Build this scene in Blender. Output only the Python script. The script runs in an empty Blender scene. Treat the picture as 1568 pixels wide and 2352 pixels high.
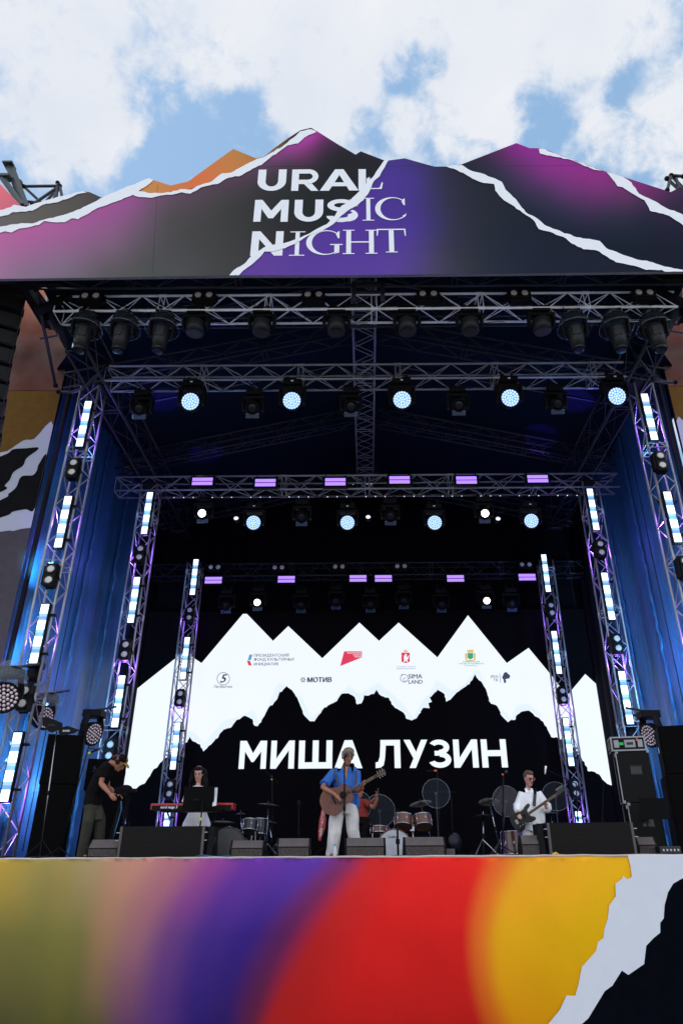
import bpy, bmesh, math, random
from mathutils import Vector, Matrix, geometry, noise
R = math.radians
rnd = random.Random(7)
V = Vector
scene = bpy.context.scene
COL = scene.collection

# ------------------------------------------------------------------ camera
EYE = 2.4
TH = R(26.9); AL = 0.0075; F = 1590.0; PX = 839.0; PY = 1176.0
Fw = V((0, math.cos(TH), math.sin(TH)))
U0 = V((0, -math.sin(TH), math.cos(TH))); R0 = V((1, 0, 0))
Rt = R0*math.cos(AL) - U0*math.sin(AL)
Up = R0*math.sin(AL) + U0*math.cos(AL)
cam = bpy.data.cameras.new("camera"); camo = bpy.data.objects.new("camera", cam); COL.objects.link(camo)
m = Matrix((Rt, Up, -Fw)).transposed().to_4x4(); m.translation = V((0, 0, EYE)); camo.matrix_world = m
cam.sensor_fit = 'VERTICAL'; cam.sensor_height = 36.0; cam.sensor_width = 24.0
cam.lens = F/2352*36.0; cam.shift_x = -(PX-784)/2352.0
cam.clip_start = 0.1; cam.clip_end = 3000
scene.camera = camo

def ray(x, y):
    return Fw + Rt*((x-PX)/F) + Up*((PY-y)/F)
def at(x, y, Y):
    d = ray(x, y); k = Y/d.y
    return V((d.x*k, Y, EYE + d.z*k))

# ------------------------------------------------------------------ world, sun, exposure
SUN_EL, SUN_AZ = R(40), R(-76)      # left of the stage, a little behind it
w = bpy.data.worlds.new("World"); scene.world = w; w.use_nodes = True
nt = w.node_tree; N = nt.nodes; L = nt.links
for n in list(N): N.remove(n)
def wn(t, **k):
    n = N.new(t)
    for a, b in k.items(): setattr(n, a, b)
    return n
out = wn('ShaderNodeOutputWorld'); bg = wn('ShaderNodeBackground'); L.new(bg.outputs[0], out.inputs[0])
sky = wn('ShaderNodeTexSky', sky_type='NISHITA', sun_disc=False)
sky.sun_elevation = SUN_EL; sky.sun_rotation = SUN_AZ; sky.air_density = 1.0; sky.dust_density = 1.6; sky.ozone_density = 1.2
tc = wn('ShaderNodeTexCoord')
def math_n(op, a, b=None, clamp=False):
    n = wn('ShaderNodeMath', operation=op); n.use_clamp = clamp
    for i, q in enumerate((a, b)):
        if q is None: continue
        if isinstance(q, (int, float)): n.inputs[i].default_value = q
        else: L.new(q, n.inputs[i])
    return n.outputs[0]
def noise_n(scale, det, rough, dist=0, lac=2.0, src=None):
    n = wn('ShaderNodeTexNoise'); n.inputs['Scale'].default_value = scale; n.inputs['Detail'].default_value = det
    n.inputs['Roughness'].default_value = rough; n.inputs['Distortion'].default_value = dist; n.inputs['Lacunarity'].default_value = lac
    L.new(src or tc.outputs['Generated'], n.inputs['Vector']); return n.outputs['Fac']
n1 = noise_n(9.0, 13, .64, .5); n2 = noise_n(26, 10, .66, .3)
dens = math_n('ADD', math_n('MULTIPLY', math_n('SUBTRACT', n1, .5), 3.0), math_n('MULTIPLY', math_n('SUBTRACT', n2, .5), 3.6))
wc = wn('ShaderNodeTexNoise'); wc.inputs['Scale'].default_value = 14; wc.inputs['Detail'].default_value = 8; L.new(tc.outputs['Generated'], wc.inputs['Vector'])
wv = wn('ShaderNodeVectorMath', operation='MULTIPLY_ADD'); L.new(wc.outputs['Color'], wv.inputs[0]); wv.inputs[1].default_value = (.10,.10,.10)
ws = wn('ShaderNodeVectorMath', operation='SUBTRACT'); L.new(tc.outputs['Generated'], ws.inputs[0]); ws.inputs[1].default_value = (.05,.05,.05); L.new(ws.outputs[0], wv.inputs[2])
sep = wn('ShaderNodeSeparateXYZ'); L.new(tc.outputs['Generated'], sep.inputs[0])
hi = wn('ShaderNodeMapRange'); hi.inputs[1].default_value = .78; hi.inputs[2].default_value = .868; hi.inputs[3].default_value = -.35; hi.inputs[4].default_value = .8
L.new(sep.outputs[2], hi.inputs[0]); dens = math_n('ADD', dens, hi.outputs[0])
back = wn('ShaderNodeMapRange'); back.inputs[1].default_value = .25; back.inputs[2].default_value = -.3; back.inputs[3].default_value = 0; back.inputs[4].default_value = 1.0
L.new(sep.outputs[1], back.inputs[0]); dens = math_n('ADD', dens, back.outputs[0])
# bigger clouds and clear gaps of that day, as directions of the sky: (point, radius, weight)
BLOBS = [((120,200),260,.9),((80,300),170,.7),((240,300),120,.9),((255,365),70,.7),((110,360),90,.6),((40,420),90,-.8),((160,425),90,-.9),((330,400),120,-1.2),((50,305),35,-.6),
         ((420,230),90,-.5),((340,230),70,-.8),((420,330),140,-1.1),((560,330),150,-1.1),((530,250),90,-.6),((640,260),60,-.6),((270,130),60,-.4),((560,160),80,.4),
         ((720,230),110,1.0),((770,280),60,.8),((690,280),50,.5),((640,310),40,.5),((920,180),75,-1.5),((975,190),60,-1.3),((880,310),90,-1.2),((930,310),50,.9),((960,275),40,.6),((980,330),50,-.7),
         ((1110,200),140,.9),((1100,300),80,.9),((1130,340),40,.5),((1040,358),50,.9),((1000,370),40,-.5),((1230,240),90,-.8),((1270,300),100,-1.2),((1200,330),60,-.7),((1300,330),50,.4),((1420,190),70,-1.5),((1330,200),60,-.6),((1500,160),60,-.5),
         ((1390,290),100,.9),((1450,340),80,.7),((1540,240),110,.8),((1550,370),90,.6),((1350,390),80,-.6),((1480,420),60,-.7),((780,60),400,.5),((1300,80),260,.5)]
for (px, py), rad, wt in BLOBS:
    c = ray(px, py).normalized()
    vm = wn('ShaderNodeVectorMath', operation='DISTANCE'); L.new(wv.outputs[0], vm.inputs[0]); vm.inputs[1].default_value = c
    mr = wn('ShaderNodeMapRange', interpolation_type='SMOOTHERSTEP'); mr.inputs[1].default_value = 0; mr.inputs[2].default_value = rad*.00062
    mr.inputs[3].default_value = wt; mr.inputs[4].default_value = 0
    L.new(vm.outputs['Value'], mr.inputs[0]); dens = math_n('ADD', dens, mr.outputs[0])
mask = wn('ShaderNodeMapRange', interpolation_type='SMOOTHSTEP'); mask.inputs[1].default_value = -.95; mask.inputs[2].default_value = .95
L.new(dens, mask.inputs[0])
ramp = wn('ShaderNodeValToRGB'); L.new(noise_n(4, 6, .55, .2), ramp.inputs[0])
ramp.color_ramp.elements[0].position = .3; ramp.color_ramp.elements[0].color = (.74,.79,.88,1)
ramp.color_ramp.elements[1].position = .62; ramp.color_ramp.elements[1].color = (.87,.89,.93,1)
gain = wn('ShaderNodeMapRange'); gain.inputs[1].default_value = .3; gain.inputs[2].default_value = -.5; gain.inputs[3].default_value = 10.0; gain.inputs[4].default_value = 18.0  # unseen clouds behind the camera are boosted to light the stage front
L.new(sep.outputs[1], gain.inputs[0])
cl = wn('ShaderNodeVectorMath', operation='SCALE'); L.new(ramp.outputs[0], cl.inputs[0]); L.new(gain.outputs[0], cl.inputs['Scale'])
veil = wn('ShaderNodeMix', data_type='RGBA'); veil.inputs[0].default_value = .72
sks = wn('ShaderNodeVectorMath', operation='SCALE'); L.new(sky.outputs[0], sks.inputs[0]); sks.inputs['Scale'].default_value = 1.25
L.new(sks.outputs[0], veil.inputs[6]); veil.inputs[7].default_value = (3.6,6.0,9.2,1)
mx = wn('ShaderNodeMix', data_type='RGBA'); L.new(mask.outputs[0], mx.inputs[0]); L.new(veil.outputs[2], mx.inputs[6]); L.new(cl.outputs[0], mx.inputs[7])
L.new(mx.outputs[2], bg.inputs[0]); bg.inputs[1].default_value = 0.1
sl = bpy.data.lights.new("sun", 'SUN'); so = bpy.data.objects.new("sun", sl); COL.objects.link(so)
sl.energy = 2.2; sl.angle = R(.5); sl.color = (1, .95, .88)
sd = V((math.sin(SUN_AZ)*math.cos(SUN_EL), math.cos(SUN_AZ)*math.cos(SUN_EL), math.sin(SUN_EL)))
so.rotation_euler = (-sd).to_track_quat('-Z', 'Y').to_euler(); so.location = (0, 0, 40)
vs = scene.view_settings; vs.view_transform = 'Standard'; vs.look = 'None'; vs.gamma = 1; vs.exposure = 0; vs.use_curve_mapping = False

# ------------------------------------------------------------------ helpers
def lin(c):
    return tuple(((v/255)/12.92 if v/255 <= .04045 else ((v/255+.055)/1.055)**2.4) for v in c)
def mat(name, col, rough=.6, metal=0, bump=0, bscale=40, var=.12, emit=None, estr=0, alpha=1, trans=0, spec=.5, stretch=None, vscale=6, coat=0, bdist=.02):
    m_ = bpy.data.materials.new(name); m_.use_nodes = True; t = m_.node_tree; b = t.nodes['Principled BSDF']
    b.inputs['Base Color'].default_value = (*col, 1); b.inputs['Roughness'].default_value = rough
    b.inputs['Metallic'].default_value = metal; b.inputs['Alpha'].default_value = alpha
    b.inputs['Transmission Weight'].default_value = trans; b.inputs['Specular IOR Level'].default_value = spec
    b.inputs['Coat Weight'].default_value = coat
    if emit: b.inputs['Emission Color'].default_value = (*emit, 1); b.inputs['Emission Strength'].default_value = estr
    c = t.nodes.new('ShaderNodeTexCoord'); src = c.outputs['Object']
    if stretch:
        mp = t.nodes.new('ShaderNodeMapping'); mp.inputs['Scale'].default_value = stretch; t.links.new(src, mp.inputs[0]); src = mp.outputs[0]
    if var:
        n = t.nodes.new('ShaderNodeTexNoise'); n.inputs['Scale'].default_value = vscale; n.inputs['Detail'].default_value = 5; t.links.new(src, n.inputs['Vector'])
        mr = t.nodes.new('ShaderNodeMapRange'); mr.inputs[1].default_value = .3; mr.inputs[2].default_value = .7; mr.inputs[3].default_value = 1-var; mr.inputs[4].default_value = 1+var
        t.links.new(n.outputs['Fac'], mr.inputs[0])
        s = t.nodes.new('ShaderNodeVectorMath'); s.operation = 'SCALE'; s.inputs[0].default_value = col; t.links.new(mr.outputs[0], s.inputs['Scale'])
        t.links.new(s.outputs[0], b.inputs['Base Color'])
        r2 = t.nodes.new('ShaderNodeMath'); r2.operation = 'MULTIPLY'; r2.inputs[1].default_value = rough; r2.use_clamp = True
        t.links.new(mr.outputs[0], r2.inputs[0]); t.links.new(r2.outputs[0], b.inputs['Roughness'])
    if bump:
        n = t.nodes.new('ShaderNodeTexNoise'); n.inputs['Scale'].default_value = bscale; n.inputs['Detail'].default_value = 6; t.links.new(src, n.inputs['Vector'])
        bp = t.nodes.new('ShaderNodeBump'); bp.inputs['Strength'].default_value = bump; bp.inputs['Distance'].default_value = bdist
        t.links.new(n.outputs['Fac'], bp.inputs['Height']); t.links.new(bp.outputs[0], b.inputs['Normal'])
    return m_
M = {}
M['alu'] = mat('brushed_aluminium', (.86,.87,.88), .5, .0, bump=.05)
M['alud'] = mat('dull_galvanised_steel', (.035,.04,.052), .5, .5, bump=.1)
M['alut'] = mat('shaded_aluminium', (.30,.31,.34), .34, .4, bump=.05)  # base darkened in place of weaker daylight on towers and inner trusses
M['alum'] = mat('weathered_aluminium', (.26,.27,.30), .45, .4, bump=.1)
M['stackb'] = mat('stack_black', (.002,.002,.0025), .7, spec=.05, bump=.1)
M['headb'] = mat('head_shell', (.009,.0095,.011), .45, spec=.25, bump=.1)
M['chrome'] = mat('chrome', (.34,.34,.37), .18, 1)
M['black'] = mat('black_housing', (.006,.006,.007), .5, bump=.08, spec=.1)
M['blackm'] = mat('black_powder_coat', (.006,.006,.007), .6, .0, spec=.1)
M['rubber'] = mat('black_rubber', (.006,.006,.007), .8, spec=.15)
M['lens'] = mat('frosted_lens', (.62,.60,.58), .25, bump=.3, bscale=120)
M['lensdark'] = mat('dark_lens', (.006,.008,.014), .3, spec=.2)
M['lensglass'] = mat('grey_front_glass', (.03,.06,.11), .15, coat=.3)
M['clear'] = mat('clear_plastic', (.35,.45,.6), .25, alpha=.028, var=0)
M['foil'] = mat('crumpled_foil', (.09,.095,.10), .2, .8, bump=1.0, bscale=14)
M['gaff'] = mat('stage_cloth', (.006,.006,.007), .9, bump=.2, spec=.08)
M['drape'] = mat('black_molton', (.0035,.0035,.005), .95, bump=.15, bscale=8, spec=.1)
M['deck'] = mat('black_deck_ply', (.02,.02,.021), .7, bump=.15)
M['ledb'] = mat('led_cell_bright', (.8,.9,1), .4, emit=(.66,.86,1), estr=1.75)
M['ledm'] = mat('led_cell_dim', (.05,.1,.2), .4, emit=(.22,.48,.86), estr=.75, var=0)
M['ledm2'] = mat('led_cell_half', (.05,.1,.2), .4, emit=(.40,.68,.95), estr=.9, var=0)
M['wash'] = mat('led_lens_lit', (.6,.8,1), .2, emit=(.50,.66,1), estr=1.15)
M['washoff'] = mat('led_lens_unlit', (.75,.62,.66), .12, metal=.3)
M['strobe'] = mat('strobe_violet', (.3,.1,.8), .4, emit=(.42,.24,1), estr=1.25)
M['warm'] = mat('lit_warm_lens', (1,1,.9), .3, emit=(1,.97,.82), estr=9)
M['bulb'] = mat('small_bulb', (1,1,1), .3, emit=(.8,.85,1), estr=1)
M['white'] = mat('white_print', (.82,.85,.90), .7, bump=.05, var=.02)
M['wood'] = mat('maple_shell', (.10,.030,.008), .4, bump=.05, stretch=(1,1,6), coat=.2)
M['woodd'] = mat('dark_cherry_shell', (.06,.012,.008), .25, coat=.6)
M['head'] = mat('clear_drum_head', (.10,.05,.035), .25)
M['headw'] = mat('white_drum_head', (.45,.47,.52), .4)
M['headk'] = mat('grey_drum_head', (.06,.06,.06), .5)
M['cym'] = mat('dark_bronze_cymbal', (.016,.012,.008), .5, .6)
M['red'] = mat('red_lacquer', (.42,.012,.02), .35)
M['skin'] = mat('skin', (.52,.28,.205), .5, bump=.05)
M['skind'] = mat('tanned_skin', (.30,.125,.07), .5, bump=.05)
M['blue'] = mat('blue_cotton', (.018,.12,.46), .8, bump=1, bscale=4, bdist=.05, stretch=(1.6,1.6,.75))
M['linen'] = mat('white_linen', (.64,.62,.62), .85, bump=1, bscale=4, bdist=.05, stretch=(1.6,1.6,.75))
M['cottonw'] = mat('white_cotton', (.80,.81,.85), .8, bump=1, bscale=4, bdist=.05, stretch=(1.6,1.6,.75))
M['tblack'] = mat('black_tshirt', (.005,.005,.006), .9, spec=.1, bump=1, bscale=4, bdist=.05, stretch=(1.6,1.6,.75))
M['olive'] = mat('olive_trousers', (.030,.031,.022), .9, bump=1, bscale=4, bdist=.05, stretch=(1.6,1.6,.75))
M['tred'] = mat('rust_red_tshirt', (.20,.018,.010), .85, bump=1, bscale=4, bdist=.05, stretch=(1.6,1.6,.75))
M['hairg'] = mat('greying_hair', (.19,.155,.115), .75, bump=1, bscale=30, stretch=(3,3,.6), var=.85, vscale=22)
M['hairk'] = mat('black_hair', (.006,.004,.004), .5, spec=.15, bump=1, bscale=30, stretch=(3,3,.6))
M['hairb'] = mat('brown_hair', (.09,.05,.028), .6, bump=1, bscale=40)
M['dark'] = mat('dark_detail', (.012,.008,.008), .6, spec=.1)
M['lip'] = mat('lips', (.28,.07,.06), .5)
M['strap'] = mat('grey_webbing', (.05,.055,.05), .8)
M['guitar'] = mat('mahogany_guitar', (.135,.046,.031), .42, bump=.04, var=.2, stretch=(8,1,1))
M['rosew'] = mat('rosewood', (.07,.028,.018), .5)
M['brass'] = mat('brass_fret', (.5,.42,.28), .4, .5)
M['gblack'] = mat('gloss_black', (.004,.004,.005), .2, coat=.25, spec=.3)
M['paper'] = mat('paper', (.7,.72,.78), .8)
M['plast'] = mat('yellow_green_tape', (.5,.6,.03), .6)
M['grn'] = mat('green_tape', (.02,.45,.1), .6)
M['orange'] = mat('orange_sticker', (.8,.12,.03), .6)
M['pink'] = mat('pink_frame', (.6,.16,.18), .3)
M['water'] = mat('clear_pet', (.75,.88,1), .08, alpha=.35)
M['bluecap'] = mat('blue_cap', (.03,.3,.6), .4)
M['rackgrey'] = mat('rack_laminate', (.005,.005,.006), .55, spec=.12)

def plainmat(name, col, emit=None, estr=0):
    return mat(name, col, .8, var=0, emit=emit, estr=estr)

class MB:
    def __init__(s): s.v = []; s.f = []
    def add(s, vs, fs):
        o = len(s.v); s.v += [V(q) for q in vs]; s.f += [tuple(i+o for i in f) for f in fs]; return s
    def box(s, c, d, rot=None):
        c = V(c); hx, hy, hz = d[0]/2, d[1]/2, d[2]/2
        q = [V((x*hx, y*hy, z*hz)) for x in (-1,1) for y in (-1,1) for z in (-1,1)]
        if rot is not None: q = [rot @ p for p in q]
        return s.add([c+p for p in q], [(0,1,3,2),(4,6,7,5),(0,4,5,1),(2,3,7,6),(0,2,6,4),(1,5,7,3)])
    def loft(s, path, rad, side=None, n=12, cap=True):
        path = [V(p) for p in path]; k = len(path); vs = []
        for i, p in enumerate(path):
            t = (path[min(i+1, k-1)] - path[max(i-1, 0)])
            if t.length < 1e-9: t = V((0,0,1))
            t.normalize()
            sd_ = V(side) if side is not None else (V((1,0,0)) if abs(t.x) < .8 else V((0,1,0)))
            a = sd_ - t*sd_.dot(t)
            if a.length < 1e-4: a = t.orthogonal()
            a.normalize(); b = t.cross(a)
            r = rad[i] if isinstance(rad, (list, tuple)) else rad
            rx, ry = r if isinstance(r, (list, tuple)) else (r, r)
            for j in range(n):
                an = 2*math.pi*j/n; vs.append(p + a*rx*math.cos(an) + b*ry*math.sin(an))
        fs = []
        for i in range(k-1):
            for j in range(n):
                j2 = (j+1) % n; fs.append((i*n+j, i*n+j2, (i+1)*n+j2, (i+1)*n+j))
        if cap: fs.append(tuple(range(n-1, -1, -1))); fs.append(tuple((k-1)*n+j for j in range(n)))
        return s.add(vs, fs)
    def cyl(s, a, b, r, n=10): return s.loft([a, b], r, n=n)
    def ell(s, c, r, rot=None, n=14, m_=9):
        c = V(c); vs = []; fs = []
        for i in range(1, m_):
            ph = math.pi*i/m_
            for j in range(n):
                t = 2*math.pi*j/n; q = V((r[0]*math.sin(ph)*math.cos(t), r[1]*math.sin(ph)*math.sin(t), r[2]*math.cos(ph)))
                vs.append(q)
        vs += [V((0,0,r[2])), V((0,0,-r[2]))]; T = len(vs)-2; B = len(vs)-1
        for i in range(m_-2):
            for j in range(n): fs.append((i*n+j, (i+1)*n+j, (i+1)*n+(j+1)%n, i*n+(j+1)%n))
        for j in range(n): fs.append((T, j, (j+1)%n)); fs.append((B, (m_-2)*n+(j+1)%n, (m_-2)*n+j))
        if rot is not None: vs = [rot @ q for q in vs]
        return s.add([c+q for q in vs], fs)
    def lathe(s, prof, c=(0,0,0), axis=(0,0,1), n=24):
        ax = V(axis).normalized(); a = ax.orthogonal().normalized(); b = ax.cross(a); c = V(c); vs = []; k = len(prof)
        for r, h in prof:
            for j in range(n):
                t = 2*math.pi*j/n; vs.append(c + ax*h + a*r*math.cos(t) + b*r*math.sin(t))
        fs = [(i*n+j, i*n+(j+1)%n, (i+1)*n+(j+1)%n, (i+1)*n+j) for i in range(k-1) for j in range(n)]
        return s.add(vs, fs)
    def prism(s, poly, d):
        """poly: list of 3-D points, d: extrusion vector"""
        k = len(poly); d = V(d); vs = [V(p) for p in poly] + [V(p)+d for p in poly]
        tri = geometry.tessellate_polygon([[V(p) for p in poly]])
        fs = [tuple(t) for t in tri] + [tuple(i+k for i in reversed(t)) for t in tri]
        fs += [(i, (i+1)%k, (i+1)%k+k, i+k) for i in range(k)]
        return s.add(vs, fs)
    def flat(s, poly):
        tri = geometry.tessellate_polygon([[V(p) for p in poly]])
        return s.add(poly, [tuple(t) for t in tri])
    def pieces(s):
        par = list(range(len(s.v)))
        def find(i):
            while par[i] != i: par[i] = par[par[i]]; i = par[i]
            return i
        for f in s.f:
            r = find(f[0])
            for i in f[1:]: par[find(i)] = r
        isl = {}
        for i in range(len(s.v)): isl.setdefault(find(i), []).append(i)
        if not 2 <= len(isl) <= 260: return None
        K_ = list(isl); bx = []
        for k in K_:
            c = [s.v[i] for i in isl[k]]; bx.append(([min(p[a] for p in c) for a in range(3)], [max(p[a] for p in c) for a in range(3)]))
        sz = [max(h[a]-l[a] for a in range(3)) for l, h in bx]; g = list(range(len(K_)))
        def fg(i):
            while g[i] != i: i = g[i]
            return i
        for i in range(len(K_)):
            for j in range(i):
                d = sum(max(0, bx[i][0][a]-bx[j][1][a], bx[j][0][a]-bx[i][1][a])**2 for a in range(3))**.5
                if d <= max(.02, .5*max(sz[i], sz[j])): g[fg(i)] = fg(j)
        grp = {}
        for i, k in enumerate(K_): grp.setdefault(fg(i), set()).update(isl[k])
        if len(grp) < 2 or len(grp) > 100: return None
        out_ = []
        for ids in grp.values():
            ids = sorted(ids); mp_ = {q: n for n, q in enumerate(ids)}; b = MB(); b.v = [s.v[i] for i in ids]
            b.f = [tuple(mp_[i] for i in f) for f in s.f if f[0] in mp_]; out_.append(b)
        return out_
    def build(s, name, m_, parent=None, smooth=False, bevel=0, remesh=0, org=None, whole=False):
        if parent is not None and not remesh and not whole:
            ps = s.pieces()
            if ps:
                os_ = [p.build(name, m_, parent, smooth, bevel, 0, org, True) for p in ps]
                return os_[0]
        me = bpy.data.meshes.new(name)
        vs = s.v if org is None else [p-V(org) for p in s.v]
        me.from_pydata([tuple(p) for p in vs], [], s.f); me.validate()
        bm_ = bmesh.new(); bm_.from_mesh(me); bmesh.ops.recalc_face_normals(bm_, faces=bm_.faces); bm_.to_mesh(me); bm_.free()
        me.materials.append(m_); o = bpy.data.objects.new(name, me); COL.objects.link(o)
        if parent is not None: o.parent = parent
        if smooth:
            for p in me.polygons: p.use_smooth = True
        if remesh:
            r = o.modifiers.new('r', 'REMESH'); r.mode = 'VOXEL'; r.voxel_size = remesh; r.use_smooth_shade = True
            q = o.modifiers.new('s', 'SMOOTH'); q.iterations = 3; q.factor = .5
        if bevel:
            b = o.modifiers.new('b', 'BEVEL'); b.width = bevel; b.segments = 2; b.limit_method = 'ANGLE'
        return o
def thing(name, label, cat, loc=(0,0,0), rz=0, group=None):
    o = bpy.data.objects.new(name, None); COL.objects.link(o); o.location = loc; o.rotation_euler = (0,0,rz); o.empty_display_size = .2
    o['label'] = label; o['category'] = cat
    if group: o['group'] = group
    return o
def tag(o, label, cat, group=None):
    o['label'] = label; o['category'] = cat
    if group: o['group'] = group
    return o
KIDS = {}
def kids(o): return [c for c in bpy.data.objects if c.parent == o]
def dup(src, loc, rot, label, group=None, cat=None):
    r = src.copy(); COL.objects.link(r); r.location = loc; r.rotation_euler = rot; r['label'] = label
    if group: r['group'] = group
    if src.name not in KIDS: KIDS[src.name] = [(c, kids(c)) for c in kids(src)]
    for c, gs in KIDS[src.name]:
        d = c.copy(); COL.objects.link(d); d.parent = r
        for g in gs: e = g.copy(); COL.objects.link(e); e.parent = d
    return r
ORD = ['first','second','third','fourth','fifth','sixth','seventh','eighth','ninth','tenth']
def text_mb(txt, size, off=0.0, spacing=1.0, shear=0, align='LEFT'):
    cu = bpy.data.curves.new('t', 'FONT'); cu.body = txt; cu.size = size; cu.offset = off; cu.space_character = spacing; cu.shear = shear; cu.align_x = align
    cu.resolution_u = 3
    o = bpy.data.objects.new('t', cu); COL.objects.link(o); bpy.context.view_layer.update()
    dg = bpy.context.evaluated_depsgraph_get(); me = bpy.data.meshes.new_from_object(o.evaluated_get(dg))
    vs = [V(v.co) for v in me.vertices]; fs = [tuple(p.vertices) for p in me.polygons]
    bpy.data.objects.remove(o); bpy.data.curves.remove(cu); bpy.data.meshes.remove(me)
    return vs, fs
def put_text(mb, txt, pos, width, Ydir=-1, off=0.0, spacing=1.0, shear=0, hscale=None, rz=0):
    """text standing in the XZ plane, facing -Y; pos = baseline left, fitted to width"""
    vs, fs = text_mb(txt, 1.0, 0, spacing, shear)
    x0 = min(v.x for v in vs); x1 = max(v.x for v in vs); k = width/(x1-x0); kz = hscale or k
    c, s_ = math.cos(rz), math.sin(rz)
    for q in ((0,) if off < .008 else (-1,0,1)):
        mb.add([V(pos) + V(((v.x-x0+q*off)*k*c, (v.x-x0)*k*s_-.0004*(q+1), (v.y+q*off*.4)*kz)) for v in vs], fs)

# ------------------------------------------------------------------ ground, deck
DZ = 2.49
def sheet(name, pts, m_):
    o = MB().add(pts, [tuple(range(len(pts)))]).build(name, m_); o['kind'] = 'structure'; return o
gm = mat('grey_paving', (.16,.155,.15), .85, bump=.4, bscale=3, vscale=.6)
sheet('ground', [(-400,-400,0),(400,-400,0),(400,400,0),(-400,400,0)], gm)
YE = 12.4
b = MB().box((0, YE+6.35, DZ-.06), (19, 12.5, .12))
dk = b.build('stage_deck', M['deck']); tag(dk, 'black stage floor the band stands on, behind the printed skirt', 'stage')

# ------------------------------------------------------------------ printed panels
def print_mat(name, bump=.08, bscale=2.0, rough=.62, stretch=(1,1,1), weave=True):
    m_ = bpy.data.materials.new(name); m_.use_nodes = True; t = m_.node_tree; b = t.nodes['Principled BSDF']; b.inputs['Roughness'].default_value = rough
    b.inputs['Specular IOR Level'].default_value = .04
    a = t.nodes.new('ShaderNodeVertexColor'); a.layer_name = 'print'; t.links.new(a.outputs[0], b.inputs['Base Color'])
    c = t.nodes.new('ShaderNodeTexCoord'); mp = t.nodes.new('ShaderNodeMapping'); mp.inputs['Scale'].default_value = stretch; t.links.new(c.outputs['Object'], mp.inputs[0])
    n = t.nodes.new('ShaderNodeTexNoise'); n.inputs['Scale'].default_value = bscale; n.inputs['Detail'].default_value = 3; t.links.new(mp.outputs[0], n.inputs['Vector'])
    n2_ = t.nodes.new('ShaderNodeTexNoise'); n2_.inputs['Scale'].default_value = 90; t.links.new(c.outputs['Object'], n2_.inputs['Vector'])
    ad = t.nodes.new('ShaderNodeMath'); ad.operation = 'MULTIPLY_ADD'; ad.inputs[1].default_value = .06; t.links.new(n2_.outputs['Fac'], ad.inputs[0]); t.links.new(n.outputs['Fac'], ad.inputs[2])
    bp = t.nodes.new('ShaderNodeBump'); bp.inputs['Strength'].default_value = bump; bp.inputs['Distance'].default_value = .12
    t.links.new(ad.outputs[0], bp.inputs['Height']); t.links.new(bp.outputs[0], b.inputs['Normal'])
    return m_
def cdt_zone(poly, step, fn, Y, verts, faces, cols):
    """poly in photo-derived coordinates, laid on the plane at depth Y"""
    xs = [p[0] for p in poly]; ys = [p[1] for p in poly]
    P = [V((p[0], p[1])) for p in poly]; k = len(P)
    x = min(xs)
    while x < max(xs):
        y = min(ys)
        while y < max(ys): P.append(V((x+rnd.uniform(-.2,.2)*step, y+rnd.uniform(-.2,.2)*step))); y += step
        x += step
    r = geometry.delaunay_2d_cdt(P, [], [list(range(k))], 1, 1e-4)
    o = len(verts)
    for p in r[0]: verts.append(at(p.x, p.y, Y)); cols.append(fn(p.x, p.y))
    for f in r[2]: faces.append(tuple(i+o for i in f))
def print_mesh(name, zones, Y, m_, parent, step=9):
    verts, faces, cols = [], [], []
    for poly, fn in zones: cdt_zone(poly, step, fn, Y, verts, faces, cols)
    me = bpy.data.meshes.new(name); me.from_pydata([tuple(v) for v in verts], [], faces)
    ca = me.color_attributes.new('print', 'FLOAT_COLOR', 'POINT')
    for i, c in enumerate(cols): ca.data[i].color = (*c, 1)
    bm_ = bmesh.new(); bm_.from_mesh(me)
    for f in bm_.faces:
        f.normal_update()
        if f.normal.y > 0: f.normal_flip()
    bm_.to_mesh(me); bm_.free()
    me.materials.append(m_); o = bpy.data.objects.new(name, me); COL.objects.link(o); o.parent = parent
    return o
def idw(samples, k=1.0):
    import numpy as np
    P = np.array([(x, y) for x, y, c in samples], float); Cc = np.array([c for x, y, c in samples], float); n = len(P)
    D = np.sqrt(((P[:,None]-P[None])**2).sum(2)+100.0); Am = np.zeros((n+1, n+1)); Am[:n,:n] = D-np.eye(n)*14.0; Am[:n,n] = 1; Am[n,:n] = 1
    W = np.linalg.solve(Am, np.vstack([Cc, np.zeros((1,3))])); lo_, hi_ = Cc.min(0), Cc.max(0)
    def f(x, y):
        d = np.sqrt((P[:,0]-x)**2+(P[:,1]-y)**2+100.0); c = d @ W[:n] + W[n]; c = np.clip(c, lo_, hi_)
        return tuple(min(.88, v*k) for v in lin(tuple(float(q) for q in c)))
    return f
A = lambda *p: [(x/2, 245+y/2) for x, y in p]
B = lambda *p: [(784+x/2, 245+y/2) for x, y in p]
M1 = A((-160,520),(0,490),(60,470),(120,468),(200,445),(310,412),(385,392))
M2 = A((-160,600),(0,566),(100,548),(200,522),(300,510),(380,485),(450,450),(560,400),(640,396),(740,402),(830,387),(920,366),(1020,325),(1120,293),(1180,262),(1240,220),(1320,172),(1390,126),(1440,106))
M3 = A((1075,775),(1130,722),(1190,680),(1240,652),(1330,625),(1430,583),(1500,552),(1560,482)) + B((0,478),(60,440),(115,380),(165,300),(205,247))
M4 = B((515,276),(560,290),(620,320),(700,345),(730,385),(790,435),(850,492),(910,545),(1000,583),(1070,612),(1180,640),(1240,690),(1350,718),(1480,745),(1568,756))
M6 = B((1240,308),(1290,345),(1350,390),(1400,430),(1440,458),(1568,520),(1720,600))
K = 1.08
zc = idw([(0,430,(232,120,125)),(-70,380,(225,120,140)),(40,470,(200,105,125))], K)
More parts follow.
